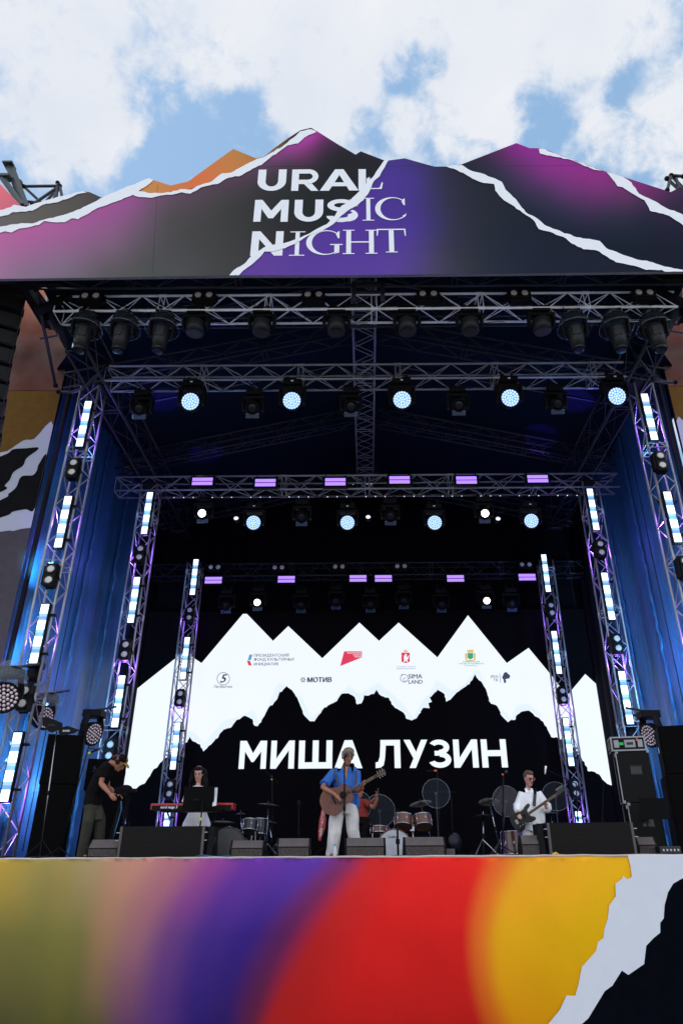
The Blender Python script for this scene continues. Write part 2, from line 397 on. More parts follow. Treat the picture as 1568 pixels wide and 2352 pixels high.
zb = idw([(0,505,(105,100,97)),(100,480,(98,92,88)),(190,450,(88,82,78)),(225,455,(70,68,68)),(-70,520,(120,112,110))], K)
zo = idw([(450,405,(222,112,70)),(535,345,(192,132,72)),(500,385,(205,125,72)),(570,370,(190,125,70)),(355,425,(200,138,78)),(620,345,(150,108,62)),(650,322,(85,70,52)),(690,300,(35,33,36)),(400,435,(208,125,75)),(715,293,(30,30,34))], K)
zm = idw([(0,560,(180,105,152)),(-80,560,(185,110,160)),(60,550,(176,98,150)),(150,530,(168,94,148)),(230,500,(158,88,142)),(300,470,(152,84,140)),(310,455,(150,80,138)),(260,560,(128,98,122)),(150,600,(135,108,132)),(0,620,(160,115,150)),(60,632,(130,112,130)),
          (340,520,(100,84,98)),(350,470,(112,84,105)),(390,500,(78,74,76)),(240,630,(92,88,90)),(330,600,(82,80,80)),(440,540,(70,68,68)),(520,460,(66,63,62)),(560,600,(64,62,64)),(420,630,(80,78,80)),(600,440,(52,50,53)),(640,500,(46,45,49)),
          (720,312,(182,62,160)),(700,322,(178,66,160)),(670,345,(150,66,140)),(640,365,(120,62,112)),(700,350,(120,55,105)),(740,330,(82,45,78)),(660,380,(62,56,62)),(750,370,(40,38,44)),(620,385,(85,66,84)),(720,400,(42,40,46)),(800,420,(36,36,42)),(850,380,(34,34,42)),(810,360,(34,34,40)),(700,560,(44,43,48)),(790,350,(36,34,42))], K)
zp = idw([(700,600,(88,60,148)),(620,625,(98,66,150)),(850,560,(84,56,146)),(900,480,(76,54,140)),(920,400,(74,54,138)),(960,420,(70,54,130)),(950,520,(76,54,144)),(900,620,(92,66,152)),(800,620,(90,64,150)),
          (990,440,(58,52,98)),(1000,520,(60,54,104)),(970,600,(78,66,118)),(1010,600,(66,62,84)),(1040,480,(48,48,66)),(1040,560,(50,50,68)),(1060,620,(52,54,66)),(1000,390,(52,48,82)),(1040,400,(42,42,58)),(1100,500,(38,42,56)),(1130,600,(36,42,56)),(1180,540,(30,36,52)),(1240,610,(27,33,50)),(1400,620,(26,31,48)),(1080,430,(38,40,54))], K)
zr = idw([(1185,335,(142,42,138)),(1230,350,(140,46,135)),(1150,345,(100,42,95)),(1110,365,(50,42,64)),(1070,375,(38,38,52)),(1250,400,(130,48,125)),(1330,400,(142,46,128)),(1380,430,(128,50,118)),(1440,455,(95,50,92)),(1300,445,(98,52,104)),(1200,400,(84,50,94)),(1150,400,(50,48,70)),(1250,440,(66,50,84)),(1170,450,(36,42,60)),
          (1300,490,(44,44,66)),(1240,500,(30,36,54)),(1400,500,(42,44,64)),(1480,500,(32,36,54)),(1350,550,(22,27,46)),(1500,580,(20,25,42)),(1568,560,(20,25,42)),(1230,560,(24,30,48))], K)
zf = idw([(1420,412,(140,46,128)),(1470,430,(126,46,112)),(1520,445,(92,42,88)),(1568,460,(48,38,62)),(1568,440,(60,42,72)),(1480,460,(96,48,92)),(1530,480,(42,38,60)),(1640,480,(34,34,54))], K)
SIL = (A((-160,180),(-60,290),(0,352),(100,457),(120,460),(180,440),(250,420),(310,405),(360,392),(385,388),(415,393),(462,415),(475,415),(560,378),(640,345),(685,328),(705,337),(785,362),(865,343),(1000,245),(1072,194),(1175,237),(1212,230),(1260,190),(1330,140),(1380,108),(1428,97),(1455,112),(1560,178))
       + B((0,182),(65,220),(88,205),(195,247),(215,247),(290,237),(425,275),(515,274),(550,265),(802,167),(862,190),(920,191),(1030,232),(1180,287),(1300,325),(1510,392),(1543,375),(1568,380),(1720,440),(1720,754)) )
BOT = B((1568,757),(700,768),(0,775)) + A((1075,776),(400,786),(0,791),(-160,793))
zones = [(A((-160,180),(-60,290),(0,352),(100,457)) + M1[:4][::-1], zc),
         (M1 + A((415,393),(462,415),(475,440)) + M2[:6][::-1], zb),
         (A((640,392),(700,335),(785,362),(865,343),(1000,245),(1072,194),(1175,237),(1212,230),(1260,190),(1330,140),(1380,108),(1428,97),(1440,103)) + M2[9:][::-1], zo),
         (A((-160,793),(0,791),(400,786)) + M3 + B((195,246),(88,205),(65,220),(0,182)) + A((1560,178),(1455,112)) + M2[::-1], zm),
         (M3[:1] + M3[1:] + B((215,247),(290,237),(425,275)) + M4 + B((700,768),(0,775)), zp),
         (M4[::-1] + B((550,265),(802,167),(862,190),(920,191),(1030,232),(1180,287)) + M6 + B((1720,754),), zr),
         (B((1240,306),(1300,325),(1510,392),(1543,375),(1568,380),(1720,440),(1720,600)) + M6[::-1][1:], zf)]
YB = 11.4
ban = thing('header_banner', 'huge mountain shaped printed banner across the top of the stage', 'banner', (0,YB,EYE+11))
def rel(o, par):    # keep world placement under a parent without rotation
    for v in o.data.vertices: v.co = v.co - par.location
    return o
pm = print_mat('banner_print', .10, .8)
rel(print_mesh('printed_panel', zones, YB, pm, ban, 8), ban)
sil3 = [at(x, y, YB+.012) for x, y in SIL+BOT]
MB().prism(sil3, (0,.07,0)).build('backing_board', mat('backing_board', (.22,.22,.24), .7), ban, org=ban.location)
def strips(polys, Y, name, m_, par, jit=0.0):
    b = MB()
    for p in polys:
        q = []
        for i in range(len(p)):
            x0, y0 = p[i]; x1, y1 = p[(i+1) % len(p)]; d = math.hypot(x1-x0, y1-y0); k = max(1, int(d/7)) if jit else 1
            for j in range(k):
                t = j/k; e = jit if (j or jit > 1.2) and 0 < (x0+(x1-x0)*t) < 1568 else 0
                q.append((x0+(x1-x0)*t+rnd.uniform(-e,e), y0+(y1-y0)*t+rnd.uniform(-e,e)))
        b.flat([at(x, y, Y) for x, y in q])
    return b.build(name, m_, par, org=par.location)
S1 = A((-160,505),(0,475),(50,462),(65,450),(100,457),(120,460),(180,440),(250,420),(310,405),(360,392),(385,388),(398,394),(355,402),(320,420),(260,440),(200,450),(150,478),(60,484),(40,497),(0,505),(-160,540))
S2 = A((-160,590),(0,552),(60,540),(100,535),(150,537),(200,520),(260,505),(310,492),(370,470),(430,440),(475,415),(560,378),(640,345),(685,328),(705,337),(690,352),(650,378),(636,388),(700,397),(785,393),(830,378),(880,380),(905,365),(970,345),(1020,306),(1060,303),(1130,265),(1180,240),(1212,232),(1260,205),(1320,165),(1380,112),(1428,103),(1450,112),
       (1450,118),(1400,140),(1370,168),(1320,178),(1290,200),(1240,235),(1200,268),(1160,285),(1110,315),(1040,330),(1000,355),(960,362),(925,370),(875,400),(835,393),(810,400),(740,408),(700,418),(640,415),(610,405),(545,432),(500,448),(450,465),(400,495),(360,517),(330,513),(300,530),(235,530),(205,525),(180,543),(130,555),(90,560),(55,578),(25,572),(0,580),(-160,620))
S3 = A((1053,775),(1075,750),(1130,715),(1155,685),(1180,665),(1225,640),(1300,628),(1370,605),(1425,580),(1440,570),(1500,540),(1530,510),(1560,465)) + B((0,455),(40,430),(70,400),(95,375),(120,345),(150,315),(165,290),(195,247),(215,247),(190,290),(175,320),(150,340),(130,385),(100,430),(60,460),(25,480),(0,500)) + A((1530,540),(1480,570),(1420,590),(1380,615),(1340,635),(1310,650),(1250,665),(1215,665),(1190,695),(1150,730),(1115,755),(1097,775))
S4 = B((480,274),(550,267),(590,292),(640,305),(690,325),(735,345),(752,380),(800,425),(845,485),(900,515),(930,542),(1010,575),(1080,600),(1150,610),(1185,617),(1215,650),(1290,680),(1360,703),(1400,707),(1470,730),(1568,750),(1568,757),(1480,757),(1470,750),(1400,750),(1340,730),(1260,715),(1220,690),(1170,660),(1110,655),(1055,628),(1030,605),(970,580),(905,562),(880,520),(845,497),(780,450),(745,430),(705,385),(700,355),(650,350),(600,330),(560,305),(515,285))
S5 = B((905,193),(920,192),(1030,233),(1180,288),(1195,294),(1160,290),(1100,265),(1050,243),(990,232),(910,215))
S6 = B((1215,300),(1290,322),(1330,348),(1365,400),(1440,435),(1480,460),(1568,497),(1720,560),(1720,600),(1568,545),(1500,500),(1415,478),(1390,430),(1345,405),(1290,370),(1265,365),(1240,330))
strips([S1,S2,S3,S4,S5,S6], YB-.016, 'torn_white_edge', M['white'], ban, 1.0)
# lettering in world XZ on the banner; stroke helpers
class Let:
    def __init__(s, Y): s.b = MB(); s.Y = Y; s.k = 0
    def quad(s, x0, x1, yt, yb):
        ym = (yt+yb)/2; s.x0 = at(x0, ym, s.Y).x; s.x1 = at(x1, ym, s.Y).x; xm = (x0+x1)/2; s.zt = at(xm, yt, s.Y).z; s.zb = at(xm, yb, s.Y).z; return s
    def p(s, u, v): return V((s.x0+(s.x1-s.x0)*u, s.Y, s.zb+(s.zt-s.zb)*v))
    def poly(s, *pts): s.k = (s.k+1) % 7; s.b.flat([s.p(*q)-V((0,.0012*s.k,0)) for q in pts]); return s
    def arc(s, c, ro, ri, a0, a1, ci=None, n=26):
        """ring between outer ellipse ro and inner ellipse ri (centres c, ci)"""
        ci = ci or c; vs = []; s.k = (s.k+1) % 7; dz_ = V((0,.0012*s.k,0))
        for i in range(n+1):
            a = R(a0+(a1-a0)*i/n)
            vs += [s.p(c[0]+ro[0]*math.cos(a), c[1]+ro[1]*math.sin(a))-dz_, s.p(ci[0]+ri[0]*math.cos(a), ci[1]+ri[1]*math.sin(a))-dz_]
        s.b.add(vs, [(2*i,2*i+1,2*i+3,2*i+2) for i in range(n)]); return s
lt = Let(YB-.004)
# bold U R A L
def bU(l, w=.28): l.poly((0,.42),(0,1),(w,1),(w,.42)); l.poly((1-w,.42),(1-w,1),(1,1),(1,.42)); l.arc((.5,.44),(.5,.44),(.5-w,.24),180,360)
def bM(l): l.poly((0,0),(0,1),(.21,1),(.21,0)); l.poly((.79,0),(.79,1),(1,1),(1,0)); l.poly((.0,1),(.22,1),(.56,.40),(.56,.16),(.43,.16)); l.poly((1,1),(.78,1),(.44,.40),(.44,.16),(.57,.16))
lt.quad(592,657,389.5,438.5); bU(lt)
lt.quad(670,732,389.5,438.5); lt.poly((0,0),(0,1),(.26,1),(.26,0)); lt.poly((.2,1),(.6,1),(.6,.80),(.2,.80)); lt.arc((.6,.66),(.38,.34),(.17,.145),-90,90); lt.poly((.2,.52),(.6,.52),(.6,.32),(.2,.32)); lt.poly((.44,.34),(.7,.4),(1,0),(.73,0))
lt.quad(735,823,389,438); lt.poly((0,0),(.39,1),(.60,1),(1,0),(.78,0),(.69,.22),(.31,.22),(.22,0)) if 0 else (lt.poly((0,0),(.385,1),(.5,1),(.5,.73),(.24,0)), lt.poly((1,0),(.605,1),(.5,1),(.5,.73),(.76,0)), lt.poly((.28,.2),(.36,.38),(.64,.38),(.72,.2)))
lt.quad(823,840,389,438); lt.poly((0,0),(0,1),(1,1),(1,.25),(.7,0))
lt.quad(584,662,459.5,509.5); bM(lt)
lt.quad(676,742,459,509.5); bU(lt)
lt.quad(750,815,458,510); lt.arc((.5,.73),(.48,.27),(.24,.10),40,270); lt.arc((.5,.27),(.5,.27),(.26,.085),-180,30)
lt.quad(577,650,531.5,587.5); lt.poly((0,0),(0,1),(.24,1),(.24,0)); lt.poly((.76,0),(.76,1),(1,1),(1,0)); lt.poly((.0,1),(.26,1),(1,.0),(.74,.0))
# serif L (foot), S (right half), I, C, I, G, H, T
def stem(l, x, w, s_=.0, e=.22): l.poly((x-w,.03),(x-w,.97),(x+w,.97),(x+w,.03)); l.poly((x-e,0),(x-e,.035),(x+e,.035),(x+e,0)); l.poly((x-e,.965),(x-e,1),(x+e,1),(x+e,.965))
lt.quad(838,880,388,434.5); lt.poly((0,0),(0,.05),(.9,.05),(.9,0)); lt.poly((.55,0),(.80,.08),(.90,.32),(.97,.32),(.9,0)); lt.poly((.08,.03),(.08,.5),(.25,.6),(.25,.03))
lt.quad(790,824,458,508); lt.arc((.35,.74),(.5,.26),(.40,.225),-10,90); lt.arc((.25,.27),(.68,.28),(.34,.22),-90,62); lt.poly((.84,.66),(.90,.66),(.90,.93),(.85,.93),(.74,.82))
lt.quad(832,859,455,507); stem(lt,.5,.17,e=.5)
lt.quad(861,932,453.5,506.5); lt.arc((.55,.5),(.55,.5),(.43,.46),42,320,(.60,.5)); lt.poly((.93,.66),(.97,.66),(.97,.95),(.94,.95),(.86,.82)); lt.poly((.88,.2),(.97,.26),(1,.33),(.99,.22),(.93,.12))
lt.quad(665,700,532,587.5); stem(lt,.5,.14,e=.5)
lt.quad(703,784,529,586); lt.arc((.53,.5),(.53,.5),(.42,.46),45,318,(.58,.5)); lt.poly((.9,.66),(.94,.66),(.94,.95),(.91,.95),(.84,.83)); lt.poly((.80,.05),(.80,.40),(.94,.40),(.94,.10)); lt.poly((.68,.40),(.68,.44),(1.03,.44),(1.03,.40))
lt.quad(787,866,528,583.5)
for sx in (.17,.83): stem(lt,sx,.07,e=.17)
lt.poly((.2,.47),(.2,.52),(.8,.52),(.8,.47))
lt.quad(865,932,526,580); stem(lt,.5,.085,e=.2); lt.poly((0,.95),(0,1),(1,1),(1,.95)); lt.poly((0,.95),(.06,.95),(.03,.70),(0,.70)); lt.poly((1,.95),(.94,.95),(.97,.70),(1,.70))
lt.b.build('lettering', M['white'], ban, org=ban.location)
b = MB()
for xa, ya, xb, yb, w_ in ((610,382.5,995,381.2,.6),(1085,381,1325,380.2,.6),(1125,420,1122,628,.7),(362,425,350,634,.6)):
    dx, dy = (0, w_) if abs(xb-xa) > 200 else (w_, 0)
    b.flat([at(xa-dx,ya-dy,YB-.0025),at(xb-dx,yb-dy,YB-.0025),at(xb+dx,yb+dy,YB-.0025),at(xa+dx,ya+dy,YB-.0025)])
b.build('sewn_seam', mat('sewn_seam', (.05,.045,.055), .8, spec=.05, alpha=.35), ban, org=ban.location)
# ------------------------------------------------------------------ skirt
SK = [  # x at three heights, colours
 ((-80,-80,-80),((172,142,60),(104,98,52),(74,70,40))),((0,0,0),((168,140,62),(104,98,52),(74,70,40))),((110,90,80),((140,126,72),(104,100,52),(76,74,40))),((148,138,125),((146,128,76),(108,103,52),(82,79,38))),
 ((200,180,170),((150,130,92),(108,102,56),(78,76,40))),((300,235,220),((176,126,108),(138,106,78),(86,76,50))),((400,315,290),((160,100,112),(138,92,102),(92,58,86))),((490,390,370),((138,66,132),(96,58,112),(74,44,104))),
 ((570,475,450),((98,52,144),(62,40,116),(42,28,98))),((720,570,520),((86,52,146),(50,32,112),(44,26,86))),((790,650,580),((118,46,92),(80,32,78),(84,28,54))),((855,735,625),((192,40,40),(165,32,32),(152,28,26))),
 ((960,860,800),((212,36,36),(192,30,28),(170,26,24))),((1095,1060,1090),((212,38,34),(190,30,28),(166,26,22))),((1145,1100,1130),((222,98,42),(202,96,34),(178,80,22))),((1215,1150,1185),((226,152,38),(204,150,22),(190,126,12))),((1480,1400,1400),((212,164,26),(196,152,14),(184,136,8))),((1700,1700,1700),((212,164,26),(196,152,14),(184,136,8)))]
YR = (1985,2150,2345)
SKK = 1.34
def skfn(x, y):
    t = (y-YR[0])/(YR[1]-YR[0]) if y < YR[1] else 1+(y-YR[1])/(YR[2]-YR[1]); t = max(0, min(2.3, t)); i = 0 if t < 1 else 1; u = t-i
    # print colours, with the shade of the lower skirt baked in towards the bottom
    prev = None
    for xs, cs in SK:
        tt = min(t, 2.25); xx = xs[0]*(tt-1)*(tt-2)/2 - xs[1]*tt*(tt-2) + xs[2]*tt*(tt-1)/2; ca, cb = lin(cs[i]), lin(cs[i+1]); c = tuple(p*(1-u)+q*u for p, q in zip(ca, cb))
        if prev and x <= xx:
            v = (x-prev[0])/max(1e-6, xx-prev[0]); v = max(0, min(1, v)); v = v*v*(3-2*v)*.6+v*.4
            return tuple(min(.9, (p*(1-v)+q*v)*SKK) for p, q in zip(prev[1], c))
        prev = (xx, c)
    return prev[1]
sk = thing('stage_skirt', 'long printed fabric skirt in olive, purple, red and yellow along the stage front', 'banner', (0,YE,1.2))
XL, XR = -90, 1660
top = lambda x: 1972.5-.0062*x
poly = [(XL, top(XL)), (XR, top(XR)), (XR, 2440), (XL, 2440)]
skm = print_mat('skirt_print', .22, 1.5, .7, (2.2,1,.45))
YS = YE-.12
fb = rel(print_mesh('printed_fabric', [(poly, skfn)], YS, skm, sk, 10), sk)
for v in fb.data.vertices:
    q = v.co; dpt = max(0, min(1, (1.3-q.z)/1.2)); q.y += max(.001, .010+.012*math.sin(q.x*3.1+q.z*1.2)*dpt+.008*math.sin(q.x*7.3-q.z*2)+.016*noise.noise(V((q.x*1.2+q.z*.8, 0, q.z*1.2))))
for p in fb.data.polygons: p.use_smooth = True
C = lambda *p: [(x, 1929.3+y) for x, y in p]
YW = C((1440,34),(1447,60),(1450,85),(1440,90),(1430,83),(1427,90),(1412,100),(1413,130),(1398,150),(1395,180),(1387,205),(1385,225),(1372,235),(1368,255),(1335,292),(1328,330),(1320,358),(1300,357),(1285,390),(1258,423),(1200,510))
WB = C((1700,60),(1568,87),(1545,100),(1533,120),(1525,150),(1523,180),(1515,190),(1515,213),(1500,225),(1483,243),(1478,285),(1442,310),(1427,300),(1405,335),(1388,347),(1365,385),(1350,410),(1335,423),(1290,510))
strips([YW + WB[::-1] + [(1660, top(1660))]], YS-.004, 'white_torn_print', mat('white_fabric', (.64,.68,.76), .75, bump=.15, bscale=3, var=.02), sk)
strips([WB + [(1660,2440)]], YS-.004, 'black_print', mat('black_fabric', (.003,.004,.007), .9, spec=.0, bump=.15, bscale=3), sk)
# skirt hem folded over the deck edge
pL, pR = at(XL, top(XL), YS), at(XR, top(XR), YS)
hem = MB().loft([pL.lerp(pR, q/60)+V((0,.02,-.004+rnd.uniform(-.006,.005))) for q in range(61)], .016, n=8).build('hem', mat('hem', (.5,.45,.42), .8), sk, org=sk.location)
# lower part of skirt down to the ground
zlow = at(800, 2438, YS).z
MB().add([(-9,YS,0),(9,YS,0),(9,YS,zlow),(-9,YS,zlow)], [(0,1,2,3)]).build('skirt_foot', mat('dark_hem', (.04,.03,.03), .8), sk, org=sk.location)

# ------------------------------------------------------------------ roof, walls, back
ZR = EYE+13.9; SL = .235
roofm = mat('navy_roof_sheet', (.0035,.009,.022), .75, bump=.5, spec=.06, bscale=1.2, vscale=.7, stretch=(1,.4,1))
rf = thing('stage_roof', 'dark blue gabled fabric canopy over the stage', 'roof', (0,YB,ZR))
b = MB()
for s in (-1, 1):
    nx, ny = 12, 16
    wd = lambda j: 7.55 if YB+.25+(24.4-YB)*j/ny < 14.7 else 8.3
    g = [[V((s*wd(j)*i/nx, YB+.25+(24.4-YB)*j/ny, ZR-SL*wd(j)*i/nx-.06*math.sin(math.pi*j*4/ny)**2+rnd.uniform(-.02,.02))) for j in range(ny+1)] for i in range(nx+1)]
    vs = [p for r_ in g for p in r_]; b.add(vs, [(i*(ny+1)+j, (i+1)*(ny+1)+j, (i+1)*(ny+1)+j+1, i*(ny+1)+j+1) for i in range(nx) for j in range(ny)])
b.build('canopy', roofm, rf, smooth=True, org=rf.location)
b = MB()
for s in (-1,1): b.box((s*8.35, (15.1+24.4)/2, ZR-SL*8.35-.5), (.06, 24.4-15.1, 1.4))
b.build('eave_flap', roofm, rf, org=rf.location)
bm2 = MB()
for Yp in (13.6, 16.9, 20.2):
    for s in (-1,1): bm2.box((s*4.1, Yp, ZR-SL*4.1-.09), (8.4,.05,.02), Matrix.Rotation(s*math.atan(SL),4,'Y').to_3x3())
bm2.build('seam', mat('seam_tape', (.015,.03,.07), .5), rf, org=rf.location)

vin = bpy.data.materials.new('silver_blue_vinyl'); vin.use_nodes = True
t = vin.node_tree; pb = t.nodes['Principled BSDF']; pb.inputs['Base Color'].default_value = (.026,.105,.225,1); pb.inputs['Roughness'].default_value = .34; pb.inputs['Metallic'].default_value = .3
c = t.nodes.new('ShaderNodeTexCoord'); mp = t.nodes.new('ShaderNodeMapping'); mp.inputs['Scale'].default_value = (1,7,.28); t.links.new(c.outputs['Object'], mp.inputs[0])
n = t.nodes.new('ShaderNodeTexNoise'); n.inputs['Scale'].default_value = 2.0; n.inputs['Detail'].default_value = 6; n.inputs['Roughness'].default_value = .6; t.links.new(mp.outputs[0], n.inputs['Vector'])
bp = t.nodes.new('ShaderNodeBump'); bp.inputs['Strength'].default_value = .8; bp.inputs['Distance'].default_value = .07; t.links.new(n.outputs['Fac'], bp.inputs['Height']); t.links.new(bp.outputs[0], pb.inputs['Normal'])
M['vinyl'] = vin
def side_wall(s, label):
    o = thing('side_wall', label, 'wall', (s*8.0, 15, 0))
    Ys = [15.0+i*.18 for i in range(51)]; Zs = [DZ-.2, 4, 5.5, 7, 8.5, 10, 11.5, 13, EYE+12.2]
    b = MB(); vs = []
    rr = random.Random(3 if s < 0 else 5)
    ph = [rr.uniform(0,6) for _ in range(4)]
    for Y in Ys:
        for k, z in enumerate(Zs):
            d = .05*math.sin(Y*2.1+ph[0]+.1*z)+.03*math.sin(Y*5.3+ph[1])+.015*math.sin(Y*11+ph[2]+z)
            vs.append((s*8.0+d*s, Y, z))
    nz = len(Zs)
    b.add(vs, [(i*nz+j, (i+1)*nz+j, (i+1)*nz+j+1, i*nz+j+1) for i in range(len(Ys)-1) for j in range(nz-1)])
    b.build('vinyl_sheet', M['vinyl'], o, smooth=True, org=o.location)
    # crumpled overlap seams
    for Y in (16.6, 18.3, 20.4):
        b = MB(); path = []; rad = []
        for i in range(60):
            z = DZ+i*.2; path.append((s*(7.93+rr.uniform(-.02,.02)), Y+rr.uniform(-.03,.03), z)); rad.append((rr.uniform(.02,.05), rr.uniform(.03,.08)))
        b.loft(path, rad, n=6); b.build('seam_fold', M['vinyl'], o, org=o.location)
    # black edge post
    MB().cyl((s*7.86, 15.02, DZ), (s*7.86, 15.02, EYE+11.9), .06).build('edge_post', M['blackm'], o, org=o.location)
    # rope
    b = MB(); b.loft([(s*7.8, 17.4, DZ+.2),(s*7.82,17.45,6),(s*7.84,17.5,9),(s*7.84,17.5,13)], .012, n=6); b.build('rope', M['rubber'], o, org=o.location)
    return o
side_wall(-1, 'shiny blue lit vinyl side wall left of the stage'); side_wall(1, 'shiny blue lit vinyl side wall right of the stage')
# black back drape
dr = thing('back_drape', 'black cloth drape closing the rear of the stage behind the screen', 'curtain', (0,24.2,DZ))
b = MB(); vs = []
for i in range(161):
    x = -8.2+i*.1025
    for z in (DZ-.1, 9, EYE+13.6): vs.append((x, 24.3+.05*math.sin(x*9)+.03*math.sin(x*23), z))
b.add(vs, [(i*3+j, (i+1)*3+j, (i+1)*3+j+1, i*3+j+1) for i in range(160) for j in range(2)])
b.build('drape_cloth', M['drape'], dr, smooth=True, org=dr.location)
# black side masking legs upstage
for s, lb in ((-1,'left'),(1,'right')):
    o = thing('masking_curtain', f'tall black masking curtain beside the screen on the {lb}', 'curtain', (s*7.7, 22, DZ))
    b = MB(); vs = []
    for i in range(31):
        Y = 22.0+i*.075
        for z in (DZ, EYE+11.6): vs.append((s*(7.75+.04*math.sin(Y*8)), Y, z))
    b.add(vs, [(i*2, i*2+2, i*2+3, i*2+1) for i in range(30)]); b.build('curtain_cloth', M['drape'], o, smooth=True, org=o.location)

# wing banners
def wing(s, label):
    YWg = 14.95
    o = thing('wing_banner', label, 'banner', (s*9.5, YWg, DZ))
    x_in = s*8.05; x_out = s*12.5
    def W(px, py, dy=0):      # left side pixels; right side mirrored
        p = at(px, py, YWg)
        return V((s*-p.x if s > 0 else p.x, YWg+dy, p.z))
    e = lambda y: 160-(y-808)*.2185    # inner edge line
    def smooth_(pts):
        o_ = []; k = len(pts)
        for i in range(k):
            p0, p1, p2, p3 = pts[i-1], pts[i], pts[(i+1)%k], pts[(i+2)%k]
            for j in range(4):
                t = j/4; o_.append(tuple(.5*((2*p1[q])+(-p0[q]+p2[q])*t+(2*p0[q]-5*p1[q]+4*p2[q]-p3[q])*t*t+(-p0[q]+3*p1[q]-3*p2[q]+p3[q])*t**3) for q in (0,1)))
        return [(min(q[0], e(q[1])), q[1]) for q in o_]
    def band(name, pts, m_, dy):
        if 'torn' in name or 'black' in name: pts = smooth_(pts)
        MB().flat([W(px, py, dy) for px, py in pts]).build(name, m_, o, org=o.location)
    om = mat('orange_red_shaded_print' + str(s), (.30,.045,.012), .7, bump=.15, bscale=2, vscale=.8, var=.4)
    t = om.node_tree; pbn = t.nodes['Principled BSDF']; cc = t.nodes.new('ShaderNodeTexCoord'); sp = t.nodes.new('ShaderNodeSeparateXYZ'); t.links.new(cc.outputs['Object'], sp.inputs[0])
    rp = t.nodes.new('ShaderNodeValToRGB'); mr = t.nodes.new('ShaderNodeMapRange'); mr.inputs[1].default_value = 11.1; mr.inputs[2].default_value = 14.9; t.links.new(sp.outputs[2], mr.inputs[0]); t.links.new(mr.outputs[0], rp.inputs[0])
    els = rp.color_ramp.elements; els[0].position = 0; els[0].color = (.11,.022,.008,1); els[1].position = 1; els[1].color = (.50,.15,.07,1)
    q = els.new(.35); q.color = (.05,.007,.003,1); q = els.new(.62); q.color = (.15,.033,.013,1)  # orange print ramp, darkened lower down with painted-in shade
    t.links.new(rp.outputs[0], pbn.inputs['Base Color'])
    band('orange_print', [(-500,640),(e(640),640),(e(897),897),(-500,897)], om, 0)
    band('yellow_print', [(-500,898),(e(898),898),(e(1250),1250),(-500,1250)], mat('ochre_print'+str(s), (.14,.075,.018), .8, spec=.05, bump=.15, bscale=2), 0)
    band('grey_print', [(-500,1050),(e(1050),1050),(e(1990),1990),(-500,1990)], mat('grey_print'+str(s), (.07,.064,.07), .8, spec=.1, bump=.15, bscale=2), -.004)
    band('white_torn_print', [(-200,1080),(0,1040),(20,1035),(55,1012),(80,1008),(e(978),978),(e(1210),1210),(75,1212),(50,1215),(30,1220),(0,1222),(-200,1260)], mat('white_wing'+str(s), (.42,.45,.51), .75, var=.03), -.008)
    band('black_print', [(-200,1120),(0,1050),(30,1033),(62,1030),(88,1028),(86,1035),(62,1053),(54,1070),(32,1085),(24,1102),(12,1115),(0,1132),(-200,1200)], mat('black_wing'+str(s), (.004,.004,.005), .85, spec=.1), -.012)
    band('black_lower_print', [(-200,1230),(0,1150),(20,1135),(38,1120),(50,1095),(76,1092),(86,1080),(90,1067),(e(1047),1047),(e(1166),1166),(60,1170),(30,1176),(0,1190),(-200,1240)], bpy.data.materials['black_wing'+str(s)], -.012)
    b = MB().box((s*10.3, YWg+.06, 8.4), (4.5,.06,13)); b.build('backing_sheet', M['gaff'], o, org=o.location)
    return o
wing(-1, 'tall printed wing banner left of the stage, orange, ochre and torn white'); wing(1, 'tall printed wing banner at the right edge, mostly hidden by the tower')

# ------------------------------------------------------------------ LED screen
YSC = 23.6
sc = thing('led_screen', 'giant lit LED screen showing white mountains, sponsor logos and a name', 'screen', (0, YSC, DZ))
b = MB(); l_, r_, tp_ = at(277,1808,YSC), at(1416,1806,YSC), at(840,1402,YSC)
b.box(((l_.x+r_.x)/2, YSC+.09, (tp_.z+DZ)/2), (r_.x-l_.x+.1, .16, tp_.z-DZ))
b.build('screen_cabinet', mat('screen_black', (.0035,.0035,.0045), .95, var=0, spec=.05, emit=(.010,.008,.008), estr=.04), sc, org=sc.location)
emw = lambda n_, c, s_=1: plainmat(n_, (.1,.1,.1), emit=c, estr=s_)
M['px'] = emw('screen_white', (.87,.93,1.0), 1.0)
TOPP = [(277,1808),(305,1590),(412,1505),(425,1498),(463,1523),(558,1410),(567,1410),(627,1472),(662,1438),(740,1512),(825,1430),(870,1472),(915,1430),(1004,1510),(1074,1413),(1163,1523),(1213,1488),(1266,1552),(1301,1598),(1343,1548),(1378,1580),(1396,1594),(1416,1806)]
